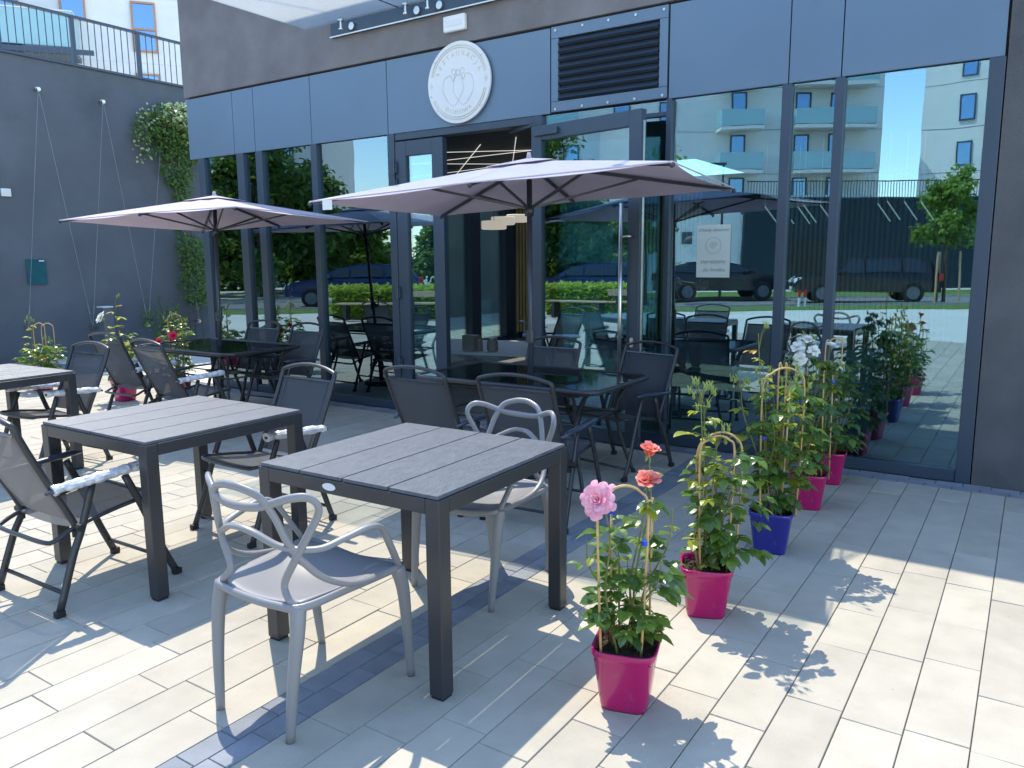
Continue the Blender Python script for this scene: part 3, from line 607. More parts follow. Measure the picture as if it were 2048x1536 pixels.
vine('climbing_vine', 'leafy climber with a pale sunlit crown high on the grey wall by the building corner',
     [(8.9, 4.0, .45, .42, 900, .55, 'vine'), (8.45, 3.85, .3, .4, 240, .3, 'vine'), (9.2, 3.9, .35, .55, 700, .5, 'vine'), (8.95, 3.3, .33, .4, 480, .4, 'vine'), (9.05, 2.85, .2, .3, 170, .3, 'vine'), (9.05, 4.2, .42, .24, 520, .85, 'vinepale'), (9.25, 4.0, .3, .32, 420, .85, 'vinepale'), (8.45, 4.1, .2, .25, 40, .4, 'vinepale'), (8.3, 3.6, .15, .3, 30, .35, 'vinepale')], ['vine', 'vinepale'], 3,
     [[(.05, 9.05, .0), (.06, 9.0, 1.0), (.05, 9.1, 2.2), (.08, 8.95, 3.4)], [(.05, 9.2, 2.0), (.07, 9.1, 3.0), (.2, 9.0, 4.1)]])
vine('lower_climber', 'dark green climber hanging low on the grey wall behind the left parasol',
     [(9.15, 1.75, .32, .35, 420, .4, 'vine'), (9.2, 1.2, .36, .5, 560, .4, 'vine'), (9.0, 2.2, .12, .25, 60, .2, 'vine')], ['vine'], 5, [[(.05, 9.15, 0), (.06, 9.1, 1.0), (.05, 9.0, 2.4)], [(.06, 9.3, 0), (.08, 9.25, 1.2)]])
vine('small_creeper', 'sparse dark creeper at the foot of the grey wall beside the cables', [(8.45, .6, .4, .35, 110, .3, 'vine'), (8.7, .3, .4, .3, 90, .3, 'vine')], ['vine'], 8, [[(.05, 8.4, 0), (.06, 8.5, .5), (.05, 8.4, .9)]])

# white apartment house behind the wall
def window(parent, loc, rz, w, h, fmat='orangewood', tr=.0):
    f = MB(); s = .09
    f.box(-w / 2, -w / 2 + s, -.06, .06, 0, h); f.box(w / 2 - s, w / 2, -.06, .06, 0, h); f.box(-w / 2 + s, w / 2 - s, -.059, .059, 0, s); f.box(-w / 2 + s, w / 2 - s, -.059, .059, h - s, h - .001)
    if tr: f.box(-w / 2 + s, w / 2 - s, -.055, .055, tr, tr + .1)
    o = f.build('window', fmat, parent); o.location = loc; o.rotation_euler = (0, 0, rz)
    g = MB(); g.box(-w / 2 + s - .01, w / 2 - s + .01, .0, .012, s - .01, h - s + .01); g.build('window_pane', 'bluepane', o)
    c = MB(); c.box(-w / 2 + s, w / 2 - s, .3, .32, s, h - s); c.build('curtain', 'render', o); return o
AH = thing('apartment_house', 'white rendered apartment house with orange window frames above the retaining wall', 'apartment house', (-39.24, 22.04, 0), R(53.13))
b = MB(); b.box(-16, 6.2, .15, 12, 0, 21); wf = b.build('wall', 'render', AH)
for z in (11.4, 14.5, 17.6):
    b = MB(); b.box(-16, 6.2, .135, .15, z - .008, z + .008); b.build('wall_joint', 'signgrey', AH)
for x, z, h in ((2.45, 11.93, 2.36), (2.45, 8.55, 2.36), (2.45, 15.3, 2.36), (-.66, 13.2, 2.0), (-.66, 16.6, 2.0), (-3.5, 11.9, 2.4), (-3.5, 8.5, 2.4)):
    window(AH, (x, .10, z), 0, 1.12, h, tr=1.02 if h > 2.1 else 0)
b = MB(); b.box(-6.6, -.45, -1.5, .13, 11.2, 11.42); bl = b.build('balcony', 'frame', AH)
b = MB(); b.box(-6.6, -.5, -1.5, -1.47, 11.55, 13.1); b.box(-.5, -.47, -1.5, .1, 11.55, 13.1); b.build('balcony_glass', 'frost', bl)
b = MB(); b.bar((-6.6, -1.485, 13.14), (-.46, -1.485, 13.14), .05, .06); b.bar((-.485, -1.5, 13.14), (-.485, .1, 13.14), .05, .06); b.build('balcony_rail', 'render', bl)
b = MB(); b.bar((-4.4, -1.7, 11.3), (.35, -1.7, 11.3), .1, .22); b.build('beam', 'frame', AH)

# ------------------------------------------------------------------ the street opposite (it is what the windows reflect)
OX, OY, OT = -3.4, -14.1, R(146.76)
def ru(u, n, z=0): return (OX - .8364 * u - .5482 * n, OY + .5482 * u - .8364 * n, z)
def strip(name, m_, u0, u1, n0, n1, z):
    b = MB(); b.quad(ru(u0, n0, z), ru(u1, n0, z), ru(u1, n1, z), ru(u0, n1, z)); b.build(name, m_, kind='structure')
strip('grass_verge', 'grass', -40, 45, 0, 1.7, -.02); strip('road', 'asphalt', -45, 50, 1.9, 6.6, -.022); strip('lawn', 'grass', -45, 12, 7.0, 13.2, -.018); strip('pavement', 'plaza', -45, 50, 13.3, 15.4, -.014)
b = MB()
for n in (1.8, 6.8): b.bar(ru(-45, n, 0), ru(50, n, 0), .12, .14)
b.build('kerb', 'paver', kind='structure')
ow = thing('garage_wall', 'long dark garage wall with railing reflected in the right-hand windows', 'wall', (OX, OY, 0), OT)
b = MB(); b.box(-45, .4, 15.5, 16.2, 0, 4.42); b.build('wall_face', 'garage', ow)
b = MB(); b.box(-45, .5, 15.45, 16.25, 4.425, 4.5); b.build('coping', 'frame', ow)
b = MB(); b.box(-4.2, -1.8, 15.44, 15.49, 0, 2.5); b.build('garage_door', 'black', ow)
b = MB(); b.box(.42, 9, 15.7, 16.3, 0, 3.7); b.build('pale_bay', 'cream', ow)
for x in (1.2, 2.9, 4.6, 6.3):
    b = MB(); b.box(x, x + .5, 15.64, 15.69, 2.3, 2.9); b.build('grille', 'frame', ow)
rl = thing('parapet_railing', 'dark railing of thin bars on the garage wall opposite', 'railing', (OX, OY, 4.5), OT)
b = MB(); b.bar((-45, 15.6, .74), (.3, 15.6, .74), .05, .05); b.build('top_rail', 'darkmetal', rl)
b = MB(); x = -30
while x < .3: b.cyl((x, 15.6, 0), (x, 15.6, .74), .016, 5); x += .14
b.build('baluster', 'darkmetal', rl)
def apartment(label, loc, rz, u0, u1, dep, H, floors, wins, balcs, wm):
    t = thing('apartment_house', label, 'apartment house', loc, rz, 'apartment houses across the street')
    b = MB(); b.box(u0, u1, 0, dep, 0, H); b.build('wall', wm, t); b = MB(); b.box(u0 - .1, u1 + .1, -.1, dep + .1, H + .002, H + .25); b.build('roof_edge', 'frame', t)
    b = MB(); [b.box(u0 + .02, u1 - .02, -.012, -.002, z - .12, z - .09) for z in floors]; b.build('wall_joint', 'postgrey', t)
    for z in floors:
        for x, w, h in wins: window(t, (x, -.03, z + .25), 0, w, h, 'frame')
        for x0, x1 in balcs:
            b = MB(); b.box(x0, x1, -1.5, -.002, z - .2, z); o = b.build('balcony', 'render', t)
            b = MB(); b.box(x0, x1, -1.5, -1.46, z + .05, z + 1.1); b.box(x0, x0 + .04, -1.459, -.01, z + .05, z + 1.1); b.box(x1 - .04, x1, -1.459, -.01, z + .05, z + 1.1); b.build('balcony_glass', 'frost', o)
    return t
apartment('cream apartment house with glass balconies reflected in the middle of the right windows', ru(0, 30), OT, -12.6, 16, 12, 16.5, (1.75, 4.5, 7.25, 10.0, 12.75), [(-3.1, 1.0, 2.1), (-7.3, 1.0, 2.1), (-9.6, 1.0, 2.1), (1.6, 1.1, 1.5), (4.6, 1.1, 1.5), (9, 1.1, 2.1), (12.5, 1.1, 1.5)], [(-4.4, -1.6), (-11.6, -6.4), (7.6, 10.6)], 'cream')
apartment('white apartment house with stepped balconies reflected at the right end of the windows', ru(-15.2, 30), OT + R(38), -26, 0, 14, 19.5, (1.5, 4.3, 7.1, 9.9, 12.7, 15.5), [(-2.6, .9, 1.6), (-5.0, 1.6, 2.1), (-8.2, 1.6, 2.1), (-13, 1.6, 2.1), (-18, 1.4, 2.1)], [(-10.5, -3.8), (-20.5, -12)], 'render')
apartment('pale apartment block with small windows reflected behind the trees', ru(44, 26), OT - R(8), -6, 18, 12, 15, (1.5, 4.3, 7.1, 9.9, 12.2), [(-3, 1.1, 1.5), (1, 1.1, 1.5), (5, 1.1, 1.5), (9, 1.1, 1.5), (13, 1.1, 1.5)], [(-.4, 3.4)], 'render')
apartment('long pale apartment block reflected in the upper half of the open door', ru(24.5, 28), OT, 0, 17, 12, 11.5, (1.5, 4.4, 7.3), [(2, 1.1, 1.6), (4.6, 1.1, 1.6), (7.2, 1.6, 2.1), (10.5, 1.1, 1.6), (13.8, 1.1, 1.6)], [(6, 8.6)], 'cream')
def tree(name, label, loc, H, rad, mt, seed, n, lf=.2, trunk=.12, base=.35, group=None, stakes=False):
    r = random.Random(seed); t = thing(name, label, 'tree', loc, 0, group)
    b = MB(); top = []
    lean = r.uniform(-.15, .15); P = spline([(0, 0, 0), (lean * .4, .05, H * .35), (lean, 0, H * .65), (lean * .7, -.05, H * .95)], 5); b.tube(P, [trunk * (1 - .85 * i / (len(P) - 1)) for i in range(len(P))], 8)
    for i in range(11):
        h = H * (base + (.9 - base) * i / 11); a = i * 2.4 + r.random(); L = rad * r.uniform(.7, 1.05) * (1.1 - .6 * abs((i / 11) - .3))
        e = (lean + L * math.cos(a), L * math.sin(a), h + L * .35); b.tube(spline([(lean * h / H, 0, h), (lean + L * .5 * math.cos(a), L * .5 * math.sin(a), h + L * .12), e], 4), [trunk * .35 * (1 - .09 * k) for k in range(9)], 5); top.append((e, L))
    b.build('trunk', 'bark', t)
    c = MB(); cl = []
    for e, L in top:
        for k in range(4): q = r.random() ** .6; cl.append((Vector((lean + (e[0] - lean) * q, e[1] * q, e[2] + r.uniform(-.1, .12) * H * .3)), rad * r.uniform(.22, .42)))
    for k in range(8): cl.append((Vector((lean + r.uniform(-.4, .4) * rad, r.uniform(-.4, .4) * rad, H * r.uniform(base + .1, 1.0))), rad * r.uniform(.25, .4)))
    for i in range(n):
        o, rr = r.choice(cl); dv = Vector((r.gauss(0, 1), r.gauss(0, 1), r.gauss(0, .8))); dv.normalize(); p = o + dv * rr * r.random() ** .45
        k = r.uniform(.6, 1.3); c.leaf(p, (r.uniform(-1, 1), r.uniform(-1, 1), r.uniform(-.9, .4)), (r.uniform(-.5, .5), r.uniform(-.5, .5), 1), lf * k, lf * .7 * k, .12, .3)
    c.build('crown', mt, t)
    if stakes:
        b = MB()
        for k in range(3): a = k * 2.09; b.cyl((.45 * math.cos(a), .45 * math.sin(a), 0), (.4 * math.cos(a), .4 * math.sin(a), 1.7), .035, 6)
        b.build('stake', 'timber', t)
    return t
TG = 'street trees reflected in the windows'
tree('young_tree', 'young staked tree reflected in the right window in front of the white house', ru(-2.6, 2.4), 4.4, 1.1, 'tree', 11, 2600, .17, .06, .4, TG, True)
tree('young_tree', 'small tree reflected behind the open door and paper notice', ru(7.2, 3), 5.2, 1.3, 'tree', 12, 1500, .17, .06, .35, TG)
for k, (u, n, H, rad, mt, lab) in enumerate(((27.0, 9, 7.2, 2.6, 'tree', 'bright green tree reflected at the far left pane'), (23.2, 12, 8.6, 2.8, 'treedark', 'tall dark tree reflected in the second and third panes'), (21.6, 14, 5.6, 1.9, 'treedark', 'broad dark tree reflected left of the blue sky'), (19.6, 17, 4.6, 1.5, 'tree', 'lower green tree reflected under the blue sky'), (30.5, 13, 9, 3.2, 'treedark', 'dark tree at the left end of the reflected row'), (15.2, 20, 4.2, 1.8, 'treedark', 'low dark tree reflected near the narrow door'), (12.0, 22, 4.2, 2.2, 'treedark', 'dark low tree reflected behind the open door leaf'), (25.2, 17, 9, 3.2, 'treedark', 'dense dark tree standing behind the reflected row'), (23.5, 18, 6.6, 2.6, 'treedark', 'dense dark tree behind the parasol in the reflection'), (34, 10, 9, 3, 'treedark', 'outermost dark tree of the reflected row'))):
    tree('broad_tree', lab, ru(u, n), H, rad, mt, 20 + k, 6500, .30, .16, .06, TG)
r = random.Random(77); b = MB()
for i in range(9000):
    u = r.uniform(11, 48); h = (2.7 if u < 22 else 3.6) + .7 * math.sin(u * 1.3) + .4 * math.sin(u * 3.1); z = h * r.random() ** .7; k = r.uniform(.7, 1.4)
    b.leaf(ru(u, 21 + r.uniform(-.5, 1.2) + .6 * math.sin(u * 2.2 + z), z), (r.uniform(-1, 1), r.uniform(-1, 1), r.uniform(-.9, .4)), (r.uniform(-.5, .5), r.uniform(-.5, .5), 1), .42 * k, .3 * k, .12, .3)
o = b.build('far_wood', 'treedark', kind='stuff'); tag(o, 'dense dark green thicket closing the view behind the reflected trees', 'thicket')
hd = thing('clipped_hedge', 'sunlit clipped green hedge reflected in the open door', 'hedge', (-14.4, -4.4, 0), R(-28))
r = random.Random(4); b = MB()
for i in range(3600):
    x, y, z = r.uniform(-2.2, 2.2), r.uniform(-.55, .55), r.uniform(.05, .8)
    f = r.randrange(3); 
    if f == 0: z = .8 + r.uniform(-.06, .08)
    elif f == 1: y = .55 + r.uniform(-.08, .06)
    else: y = -.55 + r.uniform(-.06, .08)
    b.leaf((x, y, z), (r.uniform(-1, 1), r.uniform(-1, 1), r.uniform(-.4, .9)), (r.uniform(-.6, .6), r.uniform(-.6, .6), 1), .13, .075, .15, .2)
b.build('foliage', 'hedge', hd); b = MB(); b.box(-2.1, 2.1, -.48, .48, 0, .74); b.build('hedge_core', 'treedark', hd)
def bench(loc, rz, label, back):
    t = thing('park_bench', label, 'bench', loc, rz, 'benches by the hedge')
    for k in range(3):
        b = MB(); b.box(-.9, .9, -.2 + k * .14, -.08 + k * .14, .42, .46); b.build('seat_plank', 'timber', t, bevel=.006)
    if back:
        b = MB(); b.box(-.9, .9, .24, .28, .62, .78); b.build('backrest', 'timber', t, bevel=.006)
    for x in (-.65, .65):
        b = MB(); b.box(x - .04, x + .04, -.18, .2, 0, .418); 
        if back: b.box(x - .03, x + .03, .20, .239, .30, .78)
        b.build('leg', 'darkmetal', t)
bench((-14.6, -3.0, 0), R(-28), 'timber bench before the hedge reflected in the open door', False)
bench((-13.0, -3.9, 0), R(-28), 'timber bench with backrest reflected in the narrow door', True)
def car(loc, rz, paint, label, suv=False):
    t = thing('parked_car', label, 'car', loc, rz, 'cars parked across the street')
    H = 1.62 if suv else 1.45; L = 2.3
    prof = [(-L, .38), (-L - .02, .62), (-L + .08, .86), (-1.2, .98), (-.55, H - .12), (.1, H), (1.3, H - .03), (1.95, H - .22), (2.2, 1.0), (L, .72), (L - .04, .36)]
    b = MB(); sec = []
    for x, z in prof: sec.append((x, z))
    lay = [(-.86, .0, .96), (-.9, .0, 1), (0, 0, 1), (.9, 0, 1), (.86, 0, .96)]
    vs, fs = [], []
    for i, (y, dx, k) in enumerate(lay):
        for x, z in sec:
            tap = 1.0 if z < 1.0 else 1 - .22 * (z - 1.0) / (H - 1.0); vs.append((x * k, y * tap, z))
    n = len(sec)
    for i in range(4):
        for j in range(n): j2 = (j + 1) % n; fs.append((i * n + j, (i + 1) * n + j, (i + 1) * n + j2, i * n + j2))
    fs += [tuple(range(n)), tuple(range(4 * n, 5 * n))[::-1]]
    b.add(vs, fs); b.build('body', paint, t, bevel=.03)
    for sy in (-1, 1):
        b = MB(); yy = sy * .89; k = .80
        for x0, x1, x2, x3 in ((-1.0, -.15, -.15, -.52), (-.08, 1.0, 1.0, -.08), (1.07, 1.85, 1.6, 1.07)):
            b.add([(x0, yy, 1.02), (x1, yy, 1.02), (x2, sy * .76, H - .13), (x3, sy * .76, H - .13)], [(0, 1, 2, 3)])
        b.build('side_window', 'carglass', t, solid=.02)
        for x in (-1.42, 1.42):
            b = MB(); b.cyl((x, sy * .70, .34), (x, sy * .915, .34), .34, 24); w = b.build('wheel', 'tyre', t, bevel=.02); b = MB(); b.cyl((x, sy * .916, .34), (x, sy * .93, .34), .21, 20); b.build('rim', 'postgrey', w)
        b = MB(); b.add([(-2.32, sy * .86, .70), (-2.30, sy * .45, .66), (-2.27, sy * .45, .82), (-2.1, sy * .88, .88)], [(0, 1, 2, 3)]); b.build('headlight', 'lampglass', t, solid=.05)
        b = MB(); b.box(2.18, 2.33, sy * .82 - .07, sy * .82 + .07, .74, 1.0); b.build('tail_light', 'redlight', t, bevel=.02)
        b = MB(); b.bar((-.9, sy * .93, 1.02), (-.72, sy * 1.02, 1.06), .12, .12); b.build('mirror', paint, t, bevel=.02)
    b = MB(); b.add([(-1.16, -.72, 1.0), (-1.16, .72, 1.0), (-.6, .66, H - .135), (-.6, -.66, H - .135)], [(0, 1, 2, 3)]); b.build('windscreen', 'carglass', t, solid=.02)
    b = MB(); b.box(-2.36, -2.325, -.26, .26, .44, .55); b.build('number_plate', 'plate', t)
    b = MB(); b.box(-2.345, -2.322, -.6, .6, .56, .66); b.build('grille', 'black', t)
    return t
car(ru(-.4, 3.6), OT + R(180 + 12), 'carpaint', 'black estate car with bright headlight reflected at the right mullions', True)
car(ru(4.0, 6.0), OT + R(-4), 'carpaint', 'black saloon reflected behind the paper notice')
car(ru(9.6, 4.2), OT + R(180), 'carpaint', 'dark car with silver roof line reflected in the open door')
car(ru(17.2, 3.6), OT + R(180 - 6), 'carpaintb', 'dark blue car reflected between the two parasols')
t = thing('street_lamp', 'dark street lamp post reflected beside the right parasol tip', 'street lamp', ru(3.4, 8), OT)
b = MB(); b.cyl((0, 0, 0), (0, 0, 5.2), .06, 10, .04); b.build('lamp_post', 'darkmetal', t); b = MB(); b.box(-.1, .55, -.1, .1, 5.2, 5.28); b.build('lamp_head', 'darkmetal', t, bevel=.01)
for k, (u, n) in enumerate(((2.6, 1.2), (2.42, 1.2))):
    t = thing('red_bollard', ['short red and white bollard reflected near the grass verge', 'second red and white bollard reflected close beside the first'][k], 'bollard', ru(u, n)); b = MB(); b.cyl((0, 0, 0), (0, 0, .5), .045, 12); b.build('bollard_post', 'white', t); b = MB(); b.cyl((0, 0, .3), (0, 0, .55), .048, 12); b.build('red_band', 'redlight', t)

# ------------------------------------------------------------------ plank tables
def plank_table(label, loc, rz, badge):
    t = thing('plank_table', label, 'table', loc, rz, 'dark plank-topped tables')
    h = .455
    for k in range(4):
        b = MB(); w = (2 * h - .012) / 4; x = -h + .006 + k * w; b.box(x + .0035, x + w - .0035, -h + .006, h - .006, .738, .752); b.build('table_plank', 'tabletop', t, bevel=.0015)
    b = MB()
    for s in (-1, 1):
        b.box(-h + .062, h - .062, s * h - .03 * (s > 0), s * h + .03 * (s < 0), .682, .7365); b.box(s * h - .03 * (s > 0), s * h + .03 * (s < 0), -h + .062, h - .062, .682, .7365)
        b.box(s * .2 - .02, s * .2 + .02, -h + .032, h - .032, .70, .735)
    b.build('apron', 'tableframe', t, bevel=.002)
    for sx in (-1, 1):
        for sy in (-1, 1):
            b = MB(); x, y = sx * (h - .031), sy * (h - .031); b.box(x - .031, x + .031, y - .031, y + .031, .012, .7365)
            l = b.build('leg', 'tableframe', t, bevel=.004)
            b = MB(); b.box(x - .026, x + .026, y - .026, y + .026, 0, .0125); b.build('foot_cap', 'black', l)
            b = MB()
            for z in (.60, .30): b.ball((x - sx * .034, y, z), .007, 6)
            b.build('leg_bolt', 'black', l)
    if badge:
        b = MB(); b.tube([(-.06, -h - .001, .711), (-.06, -h - .0045, .711)], [1, 1], 28); 
        P = [(-.06 + .033 * math.cos(a), .014 * math.sin(a) + .711) for a in [i * math.pi / 14 for i in range(28)]]
        b = MB(); b.add([(x, -h - .001, z) for x, z in P] + [(x, -h - .004, z) for x, z in P], [tuple(range(28, 56))] + [(i, (i + 1) % 28, 28 + (i + 1) % 28, 28 + i) for i in range(28)]); b.build('oval_badge', 'signwhite', t)
    return t
plank_table('dark plank-topped table with white oval badge between the two grey resin chairs', (-2.085, 2.42, 0), R(1.2), True)
plank_table('dark plank-topped table in the middle of the left group, folding chairs before and behind it', (-3.70, 2.36, 0), R(.5), False)
plank_table('dark plank-topped table cut by the left edge of the photo', (-6.36, 2.52, 0), R(3), False)

# ------------------------------------------------------------------ folding armchairs
def fold_chair(wrapped):
    t = thing('folding_chair', '', 'chair')
    W2 = .235
    def side(s, P): return [(s * x, y, z) for x, y, z in P]
    bf = MB()
    half = [(-W2, .125, .35), (-W2, .12, .39), (-W2, .085, .47), (-W2, .045, .55), (-W2 - .001, .0, .65), (-W2 - .002, -.045, .75), (-W2 - .003, -.08, .835)] + spline([(-W2 - .003, -.09, .862), (-W2 + .004, -.096, .876), (-W2 + .022, -.10, .884)], 3) + [(-.15, -.107, .900), (-.08, -.112, .911), (0, -.114, .915)]
    path = half + [(-x, y, z) for x, y, z in half[-2::-1]]
    bf.tube(path, .0115, 8, flat=1.35, up=(0, 1, 0)); bf.build('back_frame', 'darkmetal', t, smooth=True)
    b = MB(); rows = 12
    for i in range(rows + 1):
        q = i / rows; z = .40 + .425 * q; y = .115 - .195 * q - .01 * math.sin(q * math.pi)
        for j in range(9):
            x = -W2 + .012 + (2 * W2 - .024) * j / 8; b.v.append((x, y - .014 * math.sin(math.pi * j / 8) * math.sin(math.pi * (.15 + .7 * q)), z))
    for i in range(rows):
        for j in range(8): a = i * 9 + j; b.f.append((a, a + 1, a + 10, a + 9))
    bk = b.build('backrest', 'textile', t, smooth=True)
    b = MB(); b.tube([(-W2 + .012, -.083, .827), (W2 - .012, -.083, .827)], .008, 6); b.tube([(-W2 + .045, .112, .405), (-W2 + .045, -.078, .82)], .0022, 4); b.tube([(W2 - .045, .112, .405), (W2 - .045, -.078, .82)], .0022, 4); b.build('hem', 'armpad', bk)
    b = MB(); b.tube(spline([(-W2, .12, .37), (-W2, .30, .405), (-W2, .49, .428), (-W2 + .04, .525, .422), (0, .53, .418), (W2 - .04, .525, .422), (W2, .49, .428), (W2, .30, .405), (W2, .12, .37), (W2, .03, .335), (W2 - .035, .0, .33), (0, -.005, .33), (-W2 + .035, .0, .33), (-W2, .03, .335)], 4, True), .0105, 7, True); b.build('seat_frame', 'darkmetal', t, smooth=True)
    b = MB()
    for i in range(9):
        q = i / 8; y = .10 + .425 * q; z = .372 + .058 * q - .012 * math.sin(q * math.pi) + (.006 if i < 8 else -.002)
        for j in range(9): x = -W2 + .008 + (2 * W2 - .016) * j / 8; b.v.append((x, y, z - .012 * math.sin(math.pi * j / 8)))
    for i in range(8):
        for j in range(8): a = i * 9 + j; b.f.append((a, a + 1, a + 10, a + 9))
    b.build('seat', 'textile', t, smooth=True)
    for s in (-1, 1):
        b = MB(); b.tube(spline(side(s, [(.272, .0, .012), (.266, .085, .25), (.262, .115, .315), (.258, .145, .38), (.255, .205, .555)]), 4), .0125, 8, flat=1.5, up=(0, 1, .3)); rl_ = b.build('leg', 'darkmetal', t, smooth=True)
        b = MB(); b.box(s * .272 - .016, s * .272 + .016, -.02, .022, 0, .03); b.build('rubber_foot', 'black', rl_, bevel=.004)
        b = MB(); b.tube(spline(side(s, [(.272, .575, .012), (.268, .50, .19), (.262, .43, .39), (.256, .36, .56)]), 4), .0125, 8, flat=1.5, up=(0, 1, .3)); fl = b.build('leg', 'darkmetal', t, smooth=True)
        b = MB(); b.box(s * .272 - .016, s * .272 + .016, .556, .598, 0, .03); b.build('rubber_foot', 'black', fl, bevel=.004)
        b = MB(); b.tube([(s * .252, .0, .555), (s * .262, .04, .570), (s * .268, .2, .578), (s * .268, .40, .590), (s * .266, .445, .588)], [.012, .021, .023, .024, .012], 10, flat=.62, up=(0, 0, 1)); ap = b.build('armrest', 'armpad', t, smooth=True)
        if wrapped[0 if s < 0 else 1]:
            b = MB(); pr = random.Random(s + 5); P = [(s * .258, .03, .566), (s * .262, .06, .572), (s * .266, .12, .576), (s * .268, .18, .58), (s * .269, .24, .583), (s * .269, .30, .586), (s * .268, .36, .59), (s * .267, .41, .592), (s * .266, .44, .590)]
            b.tube(spline(P, 3), [.030 * pr.uniform(.82, 1.2) for _ in range(25)], 10, flat=.75, up=(0, 0, 1)); b.build('plastic_wrap', 'wrap', ap, smooth=False)
        b = MB(); b.cyl((s * .228, .125, .375), (s * .285, .125, .375), .017, 10); b.cyl((s * .240, .12, .36), (s * .240, .12, .33), .016, 8); b.build('hinge', 'black', t)
    b = MB(); b.tube([(-.268, .035, .095), (.268, .035, .095)], .0095, 8); b.build('stretcher', 'darkmetal', t, smooth=True)
    b = MB(); b.tube([(-.268, .548, .085), (.268, .548, .085)], .0095, 8); b.build('stretcher', 'darkmetal', t, smooth=True)
    return t
G = 'dark folding armchairs with mesh backs'
P0, P1, P2 = fold_chair((0, 1)), fold_chair((1, 1)), fold_chair((0, 0))
CH = [(P0, (-3.74, 1.58), 1, 'dark folding armchair at the lower left, one armrest wrapped in crumpled plastic'),
      (P1, (-3.70, 3.18), 178, 'dark folding armchair behind the middle plank table, facing the camera with wrapped armrests'),
      (P1, (-6.30, 3.23), 184, 'dark folding armchair facing the camera behind the plank table cut by the left edge'),
      (P1, (-7.10, 3.97), 2, 'dark folding armchair seen from behind at the far glass table, left of its pair'),
      (P0, (-6.15, 3.80), -3, 'dark folding armchair seen from behind with a bright wrapped arm at the far glass table'),
      (P2, (-6.98, 5.50), 184, 'dark folding armchair against the windows, left one of the far pair'),
      (P2, (-6.26, 5.47), 179, 'dark folding armchair against the windows, right one of the far pair'),
      (P2, (-3.08, 3.64), -1, 'dark folding armchair seen from behind, left one before the near glass table'),
      (P2, (-2.39, 3.68), 4, 'dark folding armchair seen from behind the grey resin chair, with right arm sticking out'),
      (P2, (-3.26, 5.43), 181, 'dark folding armchair behind the near glass table, in front of the open door'),
      (P2, (-2.44, 5.46), 168, 'dark folding armchair right of the near glass table, before the windows'),
      (P1, (-8.75, 2.9), 170, 'dark folding armchair just cut by the left edge of the photo')]
used = set()
for pr, (x, y), a, lab in CH:
    if id(pr) not in used:
        used.add(id(pr)); pr.location = (x, y, 0); pr.rotation_euler = (0, 0, R(a)); pr['label'] = lab; pr['group'] = G
    else: dup(pr, (x, y, 0), R(a), lab, G)

